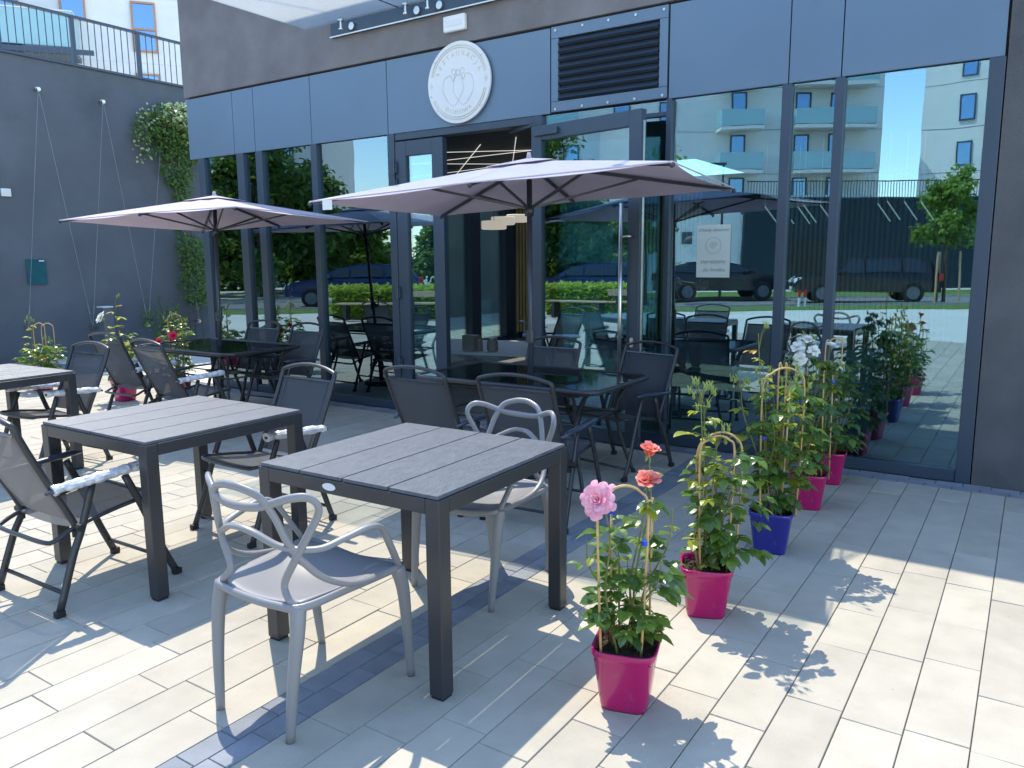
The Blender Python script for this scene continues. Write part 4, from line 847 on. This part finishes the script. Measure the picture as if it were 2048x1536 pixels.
# ------------------------------------------------------------------ grey resin chairs with interlaced backs
def resin_chair(label, loc, rz):
    t = thing('resin_chair', label, 'chair', loc, rz, 'grey moulded chairs with interlaced backs')
    def bp(x, z): return (x, -.005 - .16 * (z - .46) + 1.5 * x * x, z)           # point on the curved back surface
    b = MB(); nx, ny = 14, 14
    for i in range(ny + 1):
        q = i / ny; y = .015 + .46 * q; hw = .205 + .05 * q - .05 * max(0, q - .85) / .15 * .5
        for j in range(nx + 1):
            p = -1 + 2 * j / nx; x = hw * p
            z = .452 - .042 * (1 - p * p) * math.sin(math.pi * min(1, q * 1.05)) + .012 * p * p - .02 * max(0, q - .82) / .18
            yy = y - .03 * (1 - p * p) * (1 if q < .01 else 0); b.v.append((x, yy, z))
    for i in range(ny):
        for j in range(nx): a = i * (nx + 1) + j; b.f.append((a, a + 1, a + nx + 2, a + nx + 1))
    b.build('seat', 'resin', t, smooth=True, solid=.014, subsurf=1)
    b = MB(); b.tube(spline([(-.205, .02, .448), (-.228, .2, .45), (-.245, .36, .452), (-.245, .44, .452), (-.19, .475, .44), (0, .482, .418), (.19, .475, .44), (.245, .44, .452), (.245, .36, .452), (.228, .2, .45), (.205, .02, .448), (.12, -.010, .446), (0, -.016, .444), (-.12, -.010, .446)], 5, True), .0115, 8, True, flat=1.3, up=(0, 0, 1)); b.build('seat_rim', 'resin', t, smooth=True)
    for s in (-1, 1):
        b = MB(); b.tube(spline([(s * .178, -.035, .0), (s * .19, -.02, .2), (s * .198, .0, .36), (s * .188, .018, .452)], 6), [.0135 + .011 * i / 18 for i in range(19)], 10, flat=1.15); b.build('leg', 'resin', t, smooth=True)
        b = MB(); b.tube(spline([(s * .238, .495, .0), (s * .243, .475, .2), (s * .247, .455, .36), (s * .243, .43, .455)], 6), [.0125 + .012 * i / 18 for i in range(19)], 10, flat=1.15); b.build('leg', 'resin', t, smooth=True)
    fl = dict(n=10, flat=.72)
    # outline with wide ears, narrow waist
    P = [bp(-.135, .515), bp(-.18, .60), bp(-.235, .70), bp(-.268, .775), bp(-.25, .815), bp(-.2, .815), bp(-.1, .782), bp(0, .775), bp(.1, .782), bp(.2, .815), bp(.25, .815), bp(.268, .775), bp(.235, .70), bp(.18, .60), bp(.135, .515)]
    P = [(-.186, .018, .447), (-.165, .004, .47)] + P + [(.165, .004, .47), (.186, .018, .447)]
    b = MB(); b.tube(spline(P, 7), .0142, **fl, up=(0, 1, 0)); b.build('ear_loop', 'resin', t, smooth=True)
    # tall central arch that sweeps forward along the seat
    P = [(-.238, .38, .452), (-.252, .27, .463), (-.25, .16, .49), (-.225, .07, .55), bp(-.175, .65), bp(-.145, .75), bp(-.11, .815), bp(-.05, .84), bp(.0, .845), bp(.05, .84), bp(.11, .815), bp(.145, .75), bp(.175, .65), (.225, .07, .55), (.25, .16, .49), (.252, .27, .463), (.238, .38, .452)]
    b = MB(); b.tube(spline(P, 7), .0142, **fl, up=(0, 1, 0)); b.build('centre_arch', 'resin', t, smooth=True)
    # low back rail that runs into the arms
    P = [(-.245, .44, .45), (-.262, .38, .55), (-.275, .325, .635), (-.278, .26, .66), (-.262, .16, .648), (-.235, .07, .635), bp(-.15, .648), bp(-.06, .69), bp(0, .70), bp(.06, .69), bp(.15, .648), (.235, .07, .635), (.262, .16, .648), (.278, .26, .66), (.275, .325, .635), (.262, .38, .55), (.245, .44, .45)]
    b = MB(); b.tube(spline(P, 7), .0148, **fl, up=(0, 0, 1)); b.build('arm_rail', 'resin', t, smooth=True)
    return t
resin_chair('light grey resin chair with interlaced back, nearest to the camera', (-2.075, 1.56, 0), R(0.5))
resin_chair('light grey resin chair tucked in behind the badge table', (-2.10, 3.17, 0), R(176))

# ------------------------------------------------------------------ glass tables
def glass_table(label, loc, rz):
    t = thing('glass_table', label, 'table', loc, rz, 'black glass tables under the parasols')
    def rrect(hx, hy, r, n=6):
        return [(sx * (hx - r) + r * math.cos(a), sy * (hy - r) + r * math.sin(a)) for sx, sy, a0 in ((1, 1, 0), (-1, 1, 90), (-1, -1, 180), (1, -1, 270)) for a in [R(a0 + 90 * k / n) for k in range(n + 1)]]
    b = MB(); b.prism(rrect(.735, .435, .09), .712, .718); b.build('glass_top', 'tableglass', t)
    b = MB(); b.tube([(x, y, .709) for x, y in rrect(.745, .445, .10)], .014, 8, True, flat=1.3, up=(0, 0, 1)); b.build('rim', 'darkmetal', t, smooth=True)
    b = MB(); b.tube([(.03 * math.cos(a), .03 * math.sin(a), .716) for a in [k * math.pi / 8 for k in range(16)]], .008, 6, True); b.build('pole_ring', 'black', t)
    for sx in (-1, 1):
        for sy in (-1, 1):
            b = MB(); b.tube(spline([(sx * .68, sy * .38, .70), (sx * .60, sy * .33, .63), (sx * .54, sy * .30, .50), (sx * .56, sy * .32, .28), (sx * .64, sy * .38, .0)], 6), .0135, 8); b.tube(spline([(sx * .56, sy * .40, .70), (sx * .55, sy * .345, .60), (sx * .52, sy * .30, .48)], 5), .0115, 8); l = b.build('leg', 'darkmetal', t, smooth=True)
            b = MB(); b.cyl((sx * .64, sy * .38, 0), (sx * .64, sy * .38, .025), .017, 10); b.build('rubber_foot', 'black', l)
    for z, k in ((.66, .33), (.46, .30)):
        b = MB()
        for s in (-1, 1): b.tube([(-.56, s * k, z), (.56, s * k, z)], .009, 6); b.tube([(s * .56, -k, z), (s * .56, k, z)], .009, 6)
        b.build('stretcher', 'darkmetal', t, smooth=True)
    b = MB(); b.tube([(.04 * math.cos(a), .04 * math.sin(a), .46) for a in [k * math.pi / 8 for k in range(16)]], .008, 6, True); b.tube([(-.56, 0, .46), (-.04, 0, .46)], .008, 6); b.tube([(.04, 0, .46), (.56, 0, .46)], .008, 6); b.build('brace', 'darkmetal', t, smooth=True)
    return t
glass_table('black glass table under the right parasol in front of the open door', (-2.99, 4.73, 0), 0)
glass_table('black glass table under the left parasol, farther away', (-6.80, 4.86, 0), 0)

# ------------------------------------------------------------------ parasols
def parasol(label, loc, rz, cen, zc, tx, ty, hubz, crank_a, tagpos=True, lean=(0, 0)):
    t = thing('parasol', label, 'parasol', loc, rz, 'mauve rectangular parasols'); apex = zc + .225
    hx, hy = 1.25, .85; cx, cy = cen
    def zz(x, y): return tx * (x - 0) + ty * (y - 0)
    rim = [(-hx, -hy), (0, -hy), (hx, -hy), (hx, hy), (0, hy), (-hx, hy)]
    rz_ = [zc, zc + .010, zc, zc, zc + .016, zc]
    b = MB(); n = 10
    for k in range(6):
        a, c = rim[k], rim[(k + 1) % 6]; za, zb = rz_[k], rz_[(k + 1) % 6]; idx = {}
        for i in range(n + 1):
            for j in range(i + 1):
                q = i / n; s = j / i if i else 0
                ex, ey, ez = a[0] + (c[0] - a[0]) * s, a[1] + (c[1] - a[1]) * s, za + (zb - za) * s
                sag = -.03 * 4 * s * (1 - s) * q * (1.2 - .7 * q); inn = 1 - .03 * 4 * s * (1 - s) * q
                x, y = ex * q * inn, ey * q * inn; z = apex + (ez - apex) * q ** 1.06 + sag
                idx[i, j] = len(b.v); b.v.append((cx + x, cy + y, z + zz(x, y)))
        for i in range(n):
            for j in range(i + 1):
                b.f.append((idx[i, j], idx[i + 1, j], idx[i + 1, j + 1]))
                if j < i: b.f.append((idx[i, j], idx[i + 1, j + 1], idx[i, j + 1]))
    cn = b.build('canopy', 'umbrella', t, smooth=False)
    md = cn.modifiers.new('w', 'WELD'); md.merge_threshold = .001
    md = cn.modifiers.new('so', 'SOLIDIFY'); md.thickness = .003
    b = MB(); R2 = [(-.25, -.17), (0, -.175), (.25, -.17), (.25, .17), (0, .175), (-.25, .17)]; o = len(b.v)
    b.v.append((cx, cy, apex + .022 + zz(0, 0)))
    for i, (x, y) in enumerate(R2): b.v.append((cx + x, cy + y, apex - .045 + .016 + zz(x, y)))
    for i in range(6): b.f.append((0, 1 + i, 1 + (i + 1) % 6))
    b.build('vent_flap', 'umbrella', cn, solid=.003)
    b = MB(); b.tube([(cx + x, cy + y, z + zz(x, y) - .004) for (x, y), z in zip([(p[0] * (1 if abs(p[0]) < 1 else 1), p[1]) for p in rim], rz_)], .006, 5, True); b.build('hem', 'umbrella', cn)
    top = Vector((cx, cy, apex + .02 + zz(0, 0))); base = Vector((0, 0, 0))
    b = MB(); b.tube([base, top], .0195, 14); b.build('pole', 'rib', t, smooth=True)
    b = MB(); b.cyl(top - Vector((0, 0, .005)), top + Vector((0, 0, .04)), .022, 12, .012); b.build('finial', 'umbrella', t, smooth=True)
    hub = base + (top - base) * (hubz / top.z)
    b = MB(); b.cyl(hub - Vector((0, 0, .05)), hub + Vector((0, 0, .02)), .033, 14); b.build('hub', 'rib', t, smooth=True)
    for (x, y), z in zip(rim, rz_):
        e = Vector((cx + x, cy + y, z + zz(x, y) - .016)); s = Vector((cx, cy, apex - .02 + zz(0, 0)))
        b = MB(); b.bar(s, s + (e - s) * .985, .014, .022); rb = b.build('rib', 'rib', t)
        mid = s + (e - s) * (.52 if abs(x) > .1 else .62); b = MB(); b.bar(hub, mid - Vector((0, 0, .008)), .011, .017); b.build('strut', 'rib', rb)
        b = MB(); b.ball(e + Vector((0, 0, -.004)), .016, 8); b.build('rib_cap', 'rib', rb, smooth=True)
    c0 = base + (top - base) * (1.0 / top.z); ca = Vector((math.cos(crank_a), math.sin(crank_a), 0))
    b = MB(); b.cyl(c0 - Vector((0, 0, .045)), c0 + Vector((0, 0, .045)), .034, 14); b.cyl(c0, c0 + ca * .075, .02, 12); ck = b.build('crank_housing', 'rib', t, smooth=False)
    b = MB(); b.bar(c0 + ca * .07, c0 + ca * .075 + Vector((0, 0, .11)), .012, .012, up=(1, 0, 0)); b.cyl(c0 + ca * .075 + Vector((0, 0, .10)), c0 + ca * .13 + Vector((0, 0, .10)), .009, 8); b.build('crank_handle', 'rib', ck)
    b = MB(); b.cyl((0, 0, .0), (0, 0, .05), .22, 24, .20); b.cyl((0, 0, .05), (0, 0, .30), .028, 12); b.build('base', 'black', t, bevel=.006)
    if tagpos:
        x = -1.12; b = MB(); b.box(-.04, .04, -.002, 0, -.065, .0); o = b.build('fabric_label', 'white', t); o.location = (cx + x + .03, cy - hy - .012, zc - .004 + zz(x, -hy))
    return t
parasol('mauve rectangular parasol with white fabric label, in front of the door', (-2.99, 4.73, 0), R(7.2), (-.03, .04), 2.0, .045, -.006, 1.90, R(150))
parasol('mauve rectangular parasol at the left, farther from the camera', (-6.85, 4.90, 0), R(4.1), (-.08, .14), 1.962, .013, -.033, 1.86, R(-20), False)

# ------------------------------------------------------------------ potted roses
RV = Vector((math.cos(yaw), math.sin(yaw), 0)); DV = Vector((-math.sin(yaw), math.cos(yaw), 0))
def petal(mb, c, ax, out, L, w, cup, rollv):
    """cupped petal rising along ax and leaning towards out"""
    ax, out = Vector(ax).normalized(), Vector(out).normalized(); sd = ax.cross(out).normalized(); vs = []
    for i in range(5):
        q = i / 4; hw = w * math.sin(math.pi * (.14 + .62 * q)) * .5
        ctr = Vector(c) + ax * (L * q * math.cos(cup * q)) + out * (L * q * math.sin(cup * q) + .12 * L * q) + out * (rollv * L * max(0, q - .7) * 3) - ax * (rollv * L * max(0, q - .75) * 1.2)
        for j in (-1, -.4, .4, 1): vs.append(ctr + sd * (hw * j) - out * (abs(j) ** 2 * hw * .45) + ax * (.0015 * math.sin(7 * q + 5 * j)))
    mb.add(vs, [(i * 4 + j, i * 4 + j + 1, i * 4 + j + 5, i * 4 + j + 4) for i in range(4) for j in range(3)])
def bloom(c, ax, rad, m_, parent, seed, full=5, openness=1.0):
    r = random.Random(seed); ax = Vector(ax).normalized(); e1 = ax.orthogonal().normalized(); e2 = ax.cross(e1); mb = MB()
    for k in range(full):
        q = k / max(1, full - 1); cnt = 4 + k
        for i in range(cnt):
            a = 2 * math.pi * (i + .5 * (k % 2)) / cnt + r.uniform(-.15, .15); o = e1 * math.cos(a) + e2 * math.sin(a)
            petal(mb, Vector(c) + o * rad * .05 * k + ax * rad * r.uniform(-.05, .08), ax + e1 * r.uniform(-.15, .15), o + e2 * r.uniform(-.2, .2), rad * (1.15 + .2 * q) * r.uniform(.85, 1.12), rad * (1.05 + .25 * q) * r.uniform(.85, 1.1), (.12 + 1.0 * q) * openness * r.uniform(.8, 1.15), (.06 + .22 * q) * openness * r.uniform(.4, 1.3))
    f = mb.build('bloom', m_, parent, smooth=True)
    g = MB()
    for i in range(5): a = i * 1.257; o = e1 * math.cos(a) + e2 * math.sin(a); g.leaf(Vector(c) - ax * .003, o - ax * .5, ax, rad * .75, rad * .22, .1, .4)
    g.ball(Vector(c) - ax * rad * .12, rad * .2, 6); g.build('sepal', 'bud', f); return f
def compound(mb, p, dn, L, r, lf, pairs=2):
    """rose leaf: a short stalk with a terminal leaflet and side pairs"""
    dn = Vector(dn).normalized(); sd = dn.cross(Vector((0, 0, 1)))
    if sd.length < .1: sd = dn.orthogonal()
    sd.normalize(); up = sd.cross(dn); e = Vector(p) + dn * L - Vector((0, 0, L * .15)); pts = [Vector(p), Vector(p) + dn * L * .5 + up * L * .05, e]
    k = r.uniform(.85, 1.2); mb.leaf(e, dn + Vector((0, 0, r.uniform(-.6, .15))), up, lf * k, lf * .68 * k, .13, .28)
    for i in range(pairs):
        b0 = pts[0] + (e - pts[0]) * (.45 + .4 * i / max(1, pairs - 1) if pairs > 1 else .6)
        for s in (-1, 1): k = r.uniform(.7, 1.05); mb.leaf(b0, dn * .55 + sd * s + Vector((0, 0, r.uniform(-.5, .25))), up, lf * k, lf * .66 * k, .13, .28)
    return pts
def rose(label, loc, pot, seed, stems, hoops=(), canes=(), clips=(), flowers=(), lower=(0, .2, .55, .17, 26), lf=.052, potk=1.0, ang=0.0, young=.72, group='potted rose bushes'):
    """offsets: x to the right as photographed, y away, z up; every stem is (top offset, leaves, tip kind)"""
    r = random.Random(seed); t = thing('potted_rose', label, 'potted plant', loc, 0, group)
    def V(x, z, y=0.0): return RV * x + DV * y + Vector((0, 0, z))
    H = .225 * potk; a, c = .083 * potk, .112 * potk; rz = R(ang)
    b = MB(); b.lathe([(0, .004), (a * .9, .004), (a * .96, 0), (a, .012), (c * .955, H * .86), (c * .965, H * .87), (c, H * .90), (c * 1.015, H * .985), (c * 1.0, H), (c * .95, H), (c * .90, H * .9), (c * .88, H * .8), (0, H * .8)], (0, 0, 0), 40, 5.0); o = b.build('pot', pot, t, smooth=True); o.rotation_euler = (0, 0, rz)
    b = MB(); n = 12
    for i in range(n + 1):
        for j in range(n + 1):
            x, y = (i / n * 2 - 1) * c * .86, (j / n * 2 - 1) * c * .86; b.v.append((x, y, H * .86 + r.uniform(-.007, .010)))
    for i in range(n):
        for j in range(n): q = i * (n + 1) + j; b.f.append((q, q + n + 1, q + n + 2, q + 1))
    for k in range(60): b.ball((r.uniform(-.8, .8) * c, r.uniform(-.8, .8) * c, H * .87), r.uniform(.003, .008), 4)
    o = b.build('soil', 'soil', t); o.rotation_euler = (0, 0, rz)
    zs = H * .84
    for P in hoops:
        b = MB(); b.tube(spline([V(*p) for p in P], 8), .0048, 8); b.build('cane_hoop', 'cane', t, smooth=True)
    for (x, z, y, x2) in canes:
        b = MB(); b.tube([V(x, zs, y), V((x + x2) / 2, (zs + z) / 2, y), V(x2, z, y)], .0045, 8); b.build('cane', 'cane', t, smooth=True)
    for (x, z, y) in clips:
        b = MB(); q = V(x, z, y); b.tube([q - Vector((0, 0, .008)), q + Vector((0, 0, .008))], .0125, 8); b.build('clip', 'clip', t)
    fo, yo, st, ru_ = MB(), MB(), MB(), MB(); buds = []
    tips = []
    for (x, z, y), nl, kind in stems:
        x0, y0 = x * .25 + r.uniform(-.03, .03), y * .25 + r.uniform(-.03, .03)
        P = spline([V(x0, zs, y0), V(x0 + (x - x0) * .35 + r.uniform(-.03, .03), zs + (z - zs) * .4, y0 + (y - y0) * .3), V(x0 + (x - x0) * .8 + r.uniform(-.02, .02), zs + (z - zs) * .75, y0 + (y - y0) * .8), V(x, z, y)], 8)
        st.tube(P, [.0048 - .0026 * i / (len(P) - 1) for i in range(len(P))], 6); tips.append(P[-1])
        for i in range(nl):
            q = .10 + .86 * (i + r.random() * .6) / nl; p = P[min(len(P) - 1, int(q * (len(P) - 1)))]
            an = i * 2.4 + r.uniform(-.5, .5); dn = Vector((math.cos(an), math.sin(an), r.uniform(-.05, .5)))
            mb = yo if p.z > z * young and kind != 'dark' and r.random() < .75 else fo
            if kind == 'rust' and p.z > z * .9: mb = ru_
            k = r.uniform(.8, 1.15) * (.7 if p.z > z * .85 else 1); pts = compound(mb, p, dn, r.uniform(.035, .075) * k, r, lf * k, 2 if r.random() < .7 else 1); st.tube(pts, .0013, 4)
        if kind in ('buds', 'rust'):
            for i in range(6 if kind == 'buds' else 2):
                an = i * 1.1; e = P[-1] + Vector((math.cos(an) * .045, math.sin(an) * .045, r.uniform(-.03, .05))); st.tube([P[-4], P[-2] + (e - P[-2]) * .4, e], .0013, 4)
                bd = MB(); buds.append(bd); bd.ball(e, .008, 6, 1.5)
                for s in range(4): bd.leaf(e + Vector((0, 0, .004)), (math.cos(s * 1.57) * .6, math.sin(s * 1.57) * .6, 1.2), (math.cos(s), math.sin(s), .1), .028, .006, .1, -.1)
    x0, z0, z1, sp, n = lower
    for i in range(n):
        an, q = r.uniform(0, 6.283), math.sqrt(r.random()); zz = r.uniform(z0, z1); fall = 1 - .45 * abs((zz - z0) / (z1 - z0) - .45)
        p = V(x0, zz) + Vector((math.cos(an), math.sin(an), 0)) * sp * q * fall; pts = compound(fo, p, (math.cos(an) + r.uniform(-.4, .4), math.sin(an) + r.uniform(-.4, .4), r.uniform(-.35, .35)), r.uniform(.03, .07), r, lf * r.uniform(.75, 1.15)); st.tube(pts, .0012, 4)
        if i % 3 == 0: st.tube(spline([V(x0 * .3 + r.uniform(-.03, .03), zs, r.uniform(-.03, .03)), V(x0 * .6, zs + (zz - zs) * .5), p], 4), .0018, 4)
    for mb, m_, nm in ((fo, 'leaf', 'foliage'), (yo, 'leafyoung', 'young_foliage'), (ru_, 'leafrust', 'rust_foliage'), (st, 'stem', 'stems')):
        if mb.v: mb.build(nm, m_, t)
    for bd in buds: bd.build('bud', 'bud', t)
    for k, (x, z, y, ax, rad, m_, full, op) in enumerate(flowers): bloom(V(x, z, y), RV * ax[0] + DV * ax[1] + Vector((0, 0, ax[2])), rad, m_, t, seed * 10 + k, full, op)
    return t
def hoop(xl, xr, z, y=0.0, y2=None, xs=None):
    y2 = y if y2 is None else y2; w = xr - xl
    return [(xl + (0 if xs is None else xs), .19, y), (xl - .01, .45, y), (xl - .015, z - w * .55, y), (xl + w * .15, z - w * .14, y * .8 + y2 * .2), (xl + w * .5, z, (y + y2) / 2), (xr - w * .15, z - w * .14, y * .2 + y2 * .8), (xr + .005, z - w * .55, y2), (xr, .45, y2), (xr - .01, .19, y2)]
rose('rose with pink and salmon blooms in a magenta pot, closest to the camera', (-1.09, 2.34, 0), 'magenta', 31,
     [((-.09, .74, -.03), 6, 'leaf'), ((.068, .89, .02), 7, 'leaf'), ((.058, .80, -.02), 6, 'leaf'), ((.15, .70, .0), 6, 'leaf'), ((-.14, .58, .03), 6, 'leaf'), ((.1, .55, -.08), 6, 'dark'), ((-.04, .6, .1), 6, 'dark')],
     [hoop(-.095, .052, .80, -.05)], [(-.05, .74, .05, -.052), (.085, .73, .04, .088)], [(.05, .60, -.045), (.086, .685, .04), (-.051, .68, .05)],
     [(-.105, .745, -.04, (-.5, -.8, .5), .031, 'pink', 9, 1.1), (.068, .885, .02, (.1, -.25, 1), .030, 'salmon', 5, .5), (.058, .795, -.02, (.0, -.35, 1), .030, 'salmon', 6, .75)], (.03, .27, .60, .14, 26), .062, ang=16, young=.9)
rose('budding rose without blooms in a magenta pot, second from the camera', (-1.105, 3.18, 0), 'magenta', 32,
     [((-.055, 1.0, -.02), 11, 'buds'), ((-.02, .93, .05), 9, 'buds'), ((.02, .80, -.04), 8, 'buds'), ((.12, .72, .03), 8, 'leaf'), ((.16, .55, .0), 7, 'dark'), ((-.05, .62, -.1), 7, 'leaf'), ((.1, .62, -.08), 8, 'dark'), ((.06, .70, .1), 8, 'dark')],
     [hoop(-.035, .09, .80, -.03), hoop(-.03, .145, .80, .04)], [(-.035, .7, .03, -.03)], [(.085, .60, -.03), (.14, .66, .04)], [], (.09, .27, .78, .125, 42), .062, ang=22, young=.5)
rose('tall budding rose with rust-coloured tip in the blue pot', (-1.075, 4.09, 0), 'bluepot', 33,
     [((-.11, 1.16, .0), 8, 'rust'), ((-.2, .92, -.02), 9, 'buds'), ((-.05, .93, .05), 9, 'buds'), ((.06, .93, -.03), 8, 'buds'), ((.14, .88, .0), 9, 'buds'), ((.2, .66, .0), 8, 'leaf'), ((-.06, .75, -.1), 9, 'leaf'), ((.1, .8, .1), 9, 'leaf'), ((.0, .6, .12), 8, 'dark')],
     [hoop(-.07, .125, .985, -.03), hoop(.04, .06, .97, .06)], [(.03, .9, -.05, .05)], [(-.07, .62, -.03)], [], (.03, .29, .92, .145, 64), .062, ang=10, young=.5)
rose('white-flowered rose in a magenta pot, fourth in the row', (-1.09, 4.95, 0), 'magenta', 34,
     [((-.1, 1.0, 0), 8, 'leaf'), ((-.04, 1.03, .03), 8, 'buds'), ((.09, .98, 0), 8, 'leaf'), ((.12, .88, -.03), 7, 'buds'), ((.0, .85, .08), 9, 'dark'), ((-.12, .8, .0), 8, 'dark'), ((.13, .6, .05), 8, 'dark')],
     [], [(.06, .85, -.06, .04), (.11, .84, -.05, .10)], [(.055, .78, -.06), (.103, .80, -.05)],
     [(-.11, 1.0, -.02, (-.3, -.6, .8), .025, 'whitepetal', 5, .9), (-.05, 1.04, .0, (.1, -.5, 1), .025, 'whitepetal', 5, .9), (-.02, .98, -.03, (.2, -.8, .5), .025, 'whitepetal', 5, 1.0), (-.10, .94, -.04, (-.4, -.8, .2), .025, 'whitepetal', 5, 1.0), (.10, 1.0, 0, (.2, -.4, 1), .025, 'whitepetal', 5, .8), (.14, .89, -.03, (.6, -.5, .5), .025, 'whitepetal', 4, .8)], (0, .30, .95, .15, 60), .064, ang=12)
rose('leafy rose under a tall cane hoop in a magenta pot, nearest the glass', (-1.10, 5.60, 0), 'magenta', 35,
     [((.02, .9, 0), 10, 'dark'), ((-.1, .85, .05), 9, 'dark'), ((.1, .8, 0), 9, 'dark'), ((.12, .6, -.05), 8, 'dark')], [hoop(-.05, .06, 1.0, 0, .04)], [], [], [], (.02, .27, .85, .17, 66), .064, ang=8)
rose('pale-leaved rose with cane hoops by the grey wall, leftmost in the photo', (-10.15, 4.72, 0), 'magenta', 36,
     [((-.08, .86, 0), 7, 'buds'), ((.12, .62, 0), 7, 'buds'), ((-.2, .6, .0), 7, 'leaf'), ((.05, .55, .1), 7, 'leaf'), ((.2, .5, -.05), 7, 'leaf')], [hoop(-.03, .09, .83, 0), hoop(.02, .15, .82, .08)], [], [], [], (.02, .24, .55, .26, 60), .075, 1.1, young=.5, group='potted roses by the grey wall')
rose('tall rose with one white bloom in a magenta pot by the grey wall', (-8.55, 4.85, 0), 'magenta', 37,
     [((-.02, 1.15, 0), 9, 'rust'), ((-.16, .9, 0), 7, 'leaf'), ((.06, .8, .05), 8, 'leaf'), ((.12, .68, 0), 7, 'leaf')], [], [(0, .8, 0, .0)], [], [(-.17, .93, -.02, (-.5, -.6, .6), .042, 'whitepetal', 5, .9)], (-.02, .3, .75, .17, 36), .075, 1.1, young=.35, group='potted roses by the grey wall')
rose('dense rose with red blooms in a magenta pot at the left corner of the windows', (-8.25, 5.35, 0), 'magenta', 38,
     [((.0, .95, 0), 12, 'buds'), ((.08, .88, .03), 12, 'buds'), ((-.08, .9, .0), 12, 'buds'), ((.1, .7, 0), 10, 'leaf'), ((-.1, .7, -.03), 10, 'leaf'), ((0, .75, -.06), 10, 'leaf')], [hoop(-.07, .07, .96, 0)], [], [],
     [(.03, .72, -.14, (.1, -.9, .3), .032, 'red', 5, .9), (-.17, .64, -.05, (-.4, -.8, .3), .032, 'red', 5, .9)], (0, .24, .85, .15, 80), .05, 1.0, young=.3, group='potted roses by the grey wall')
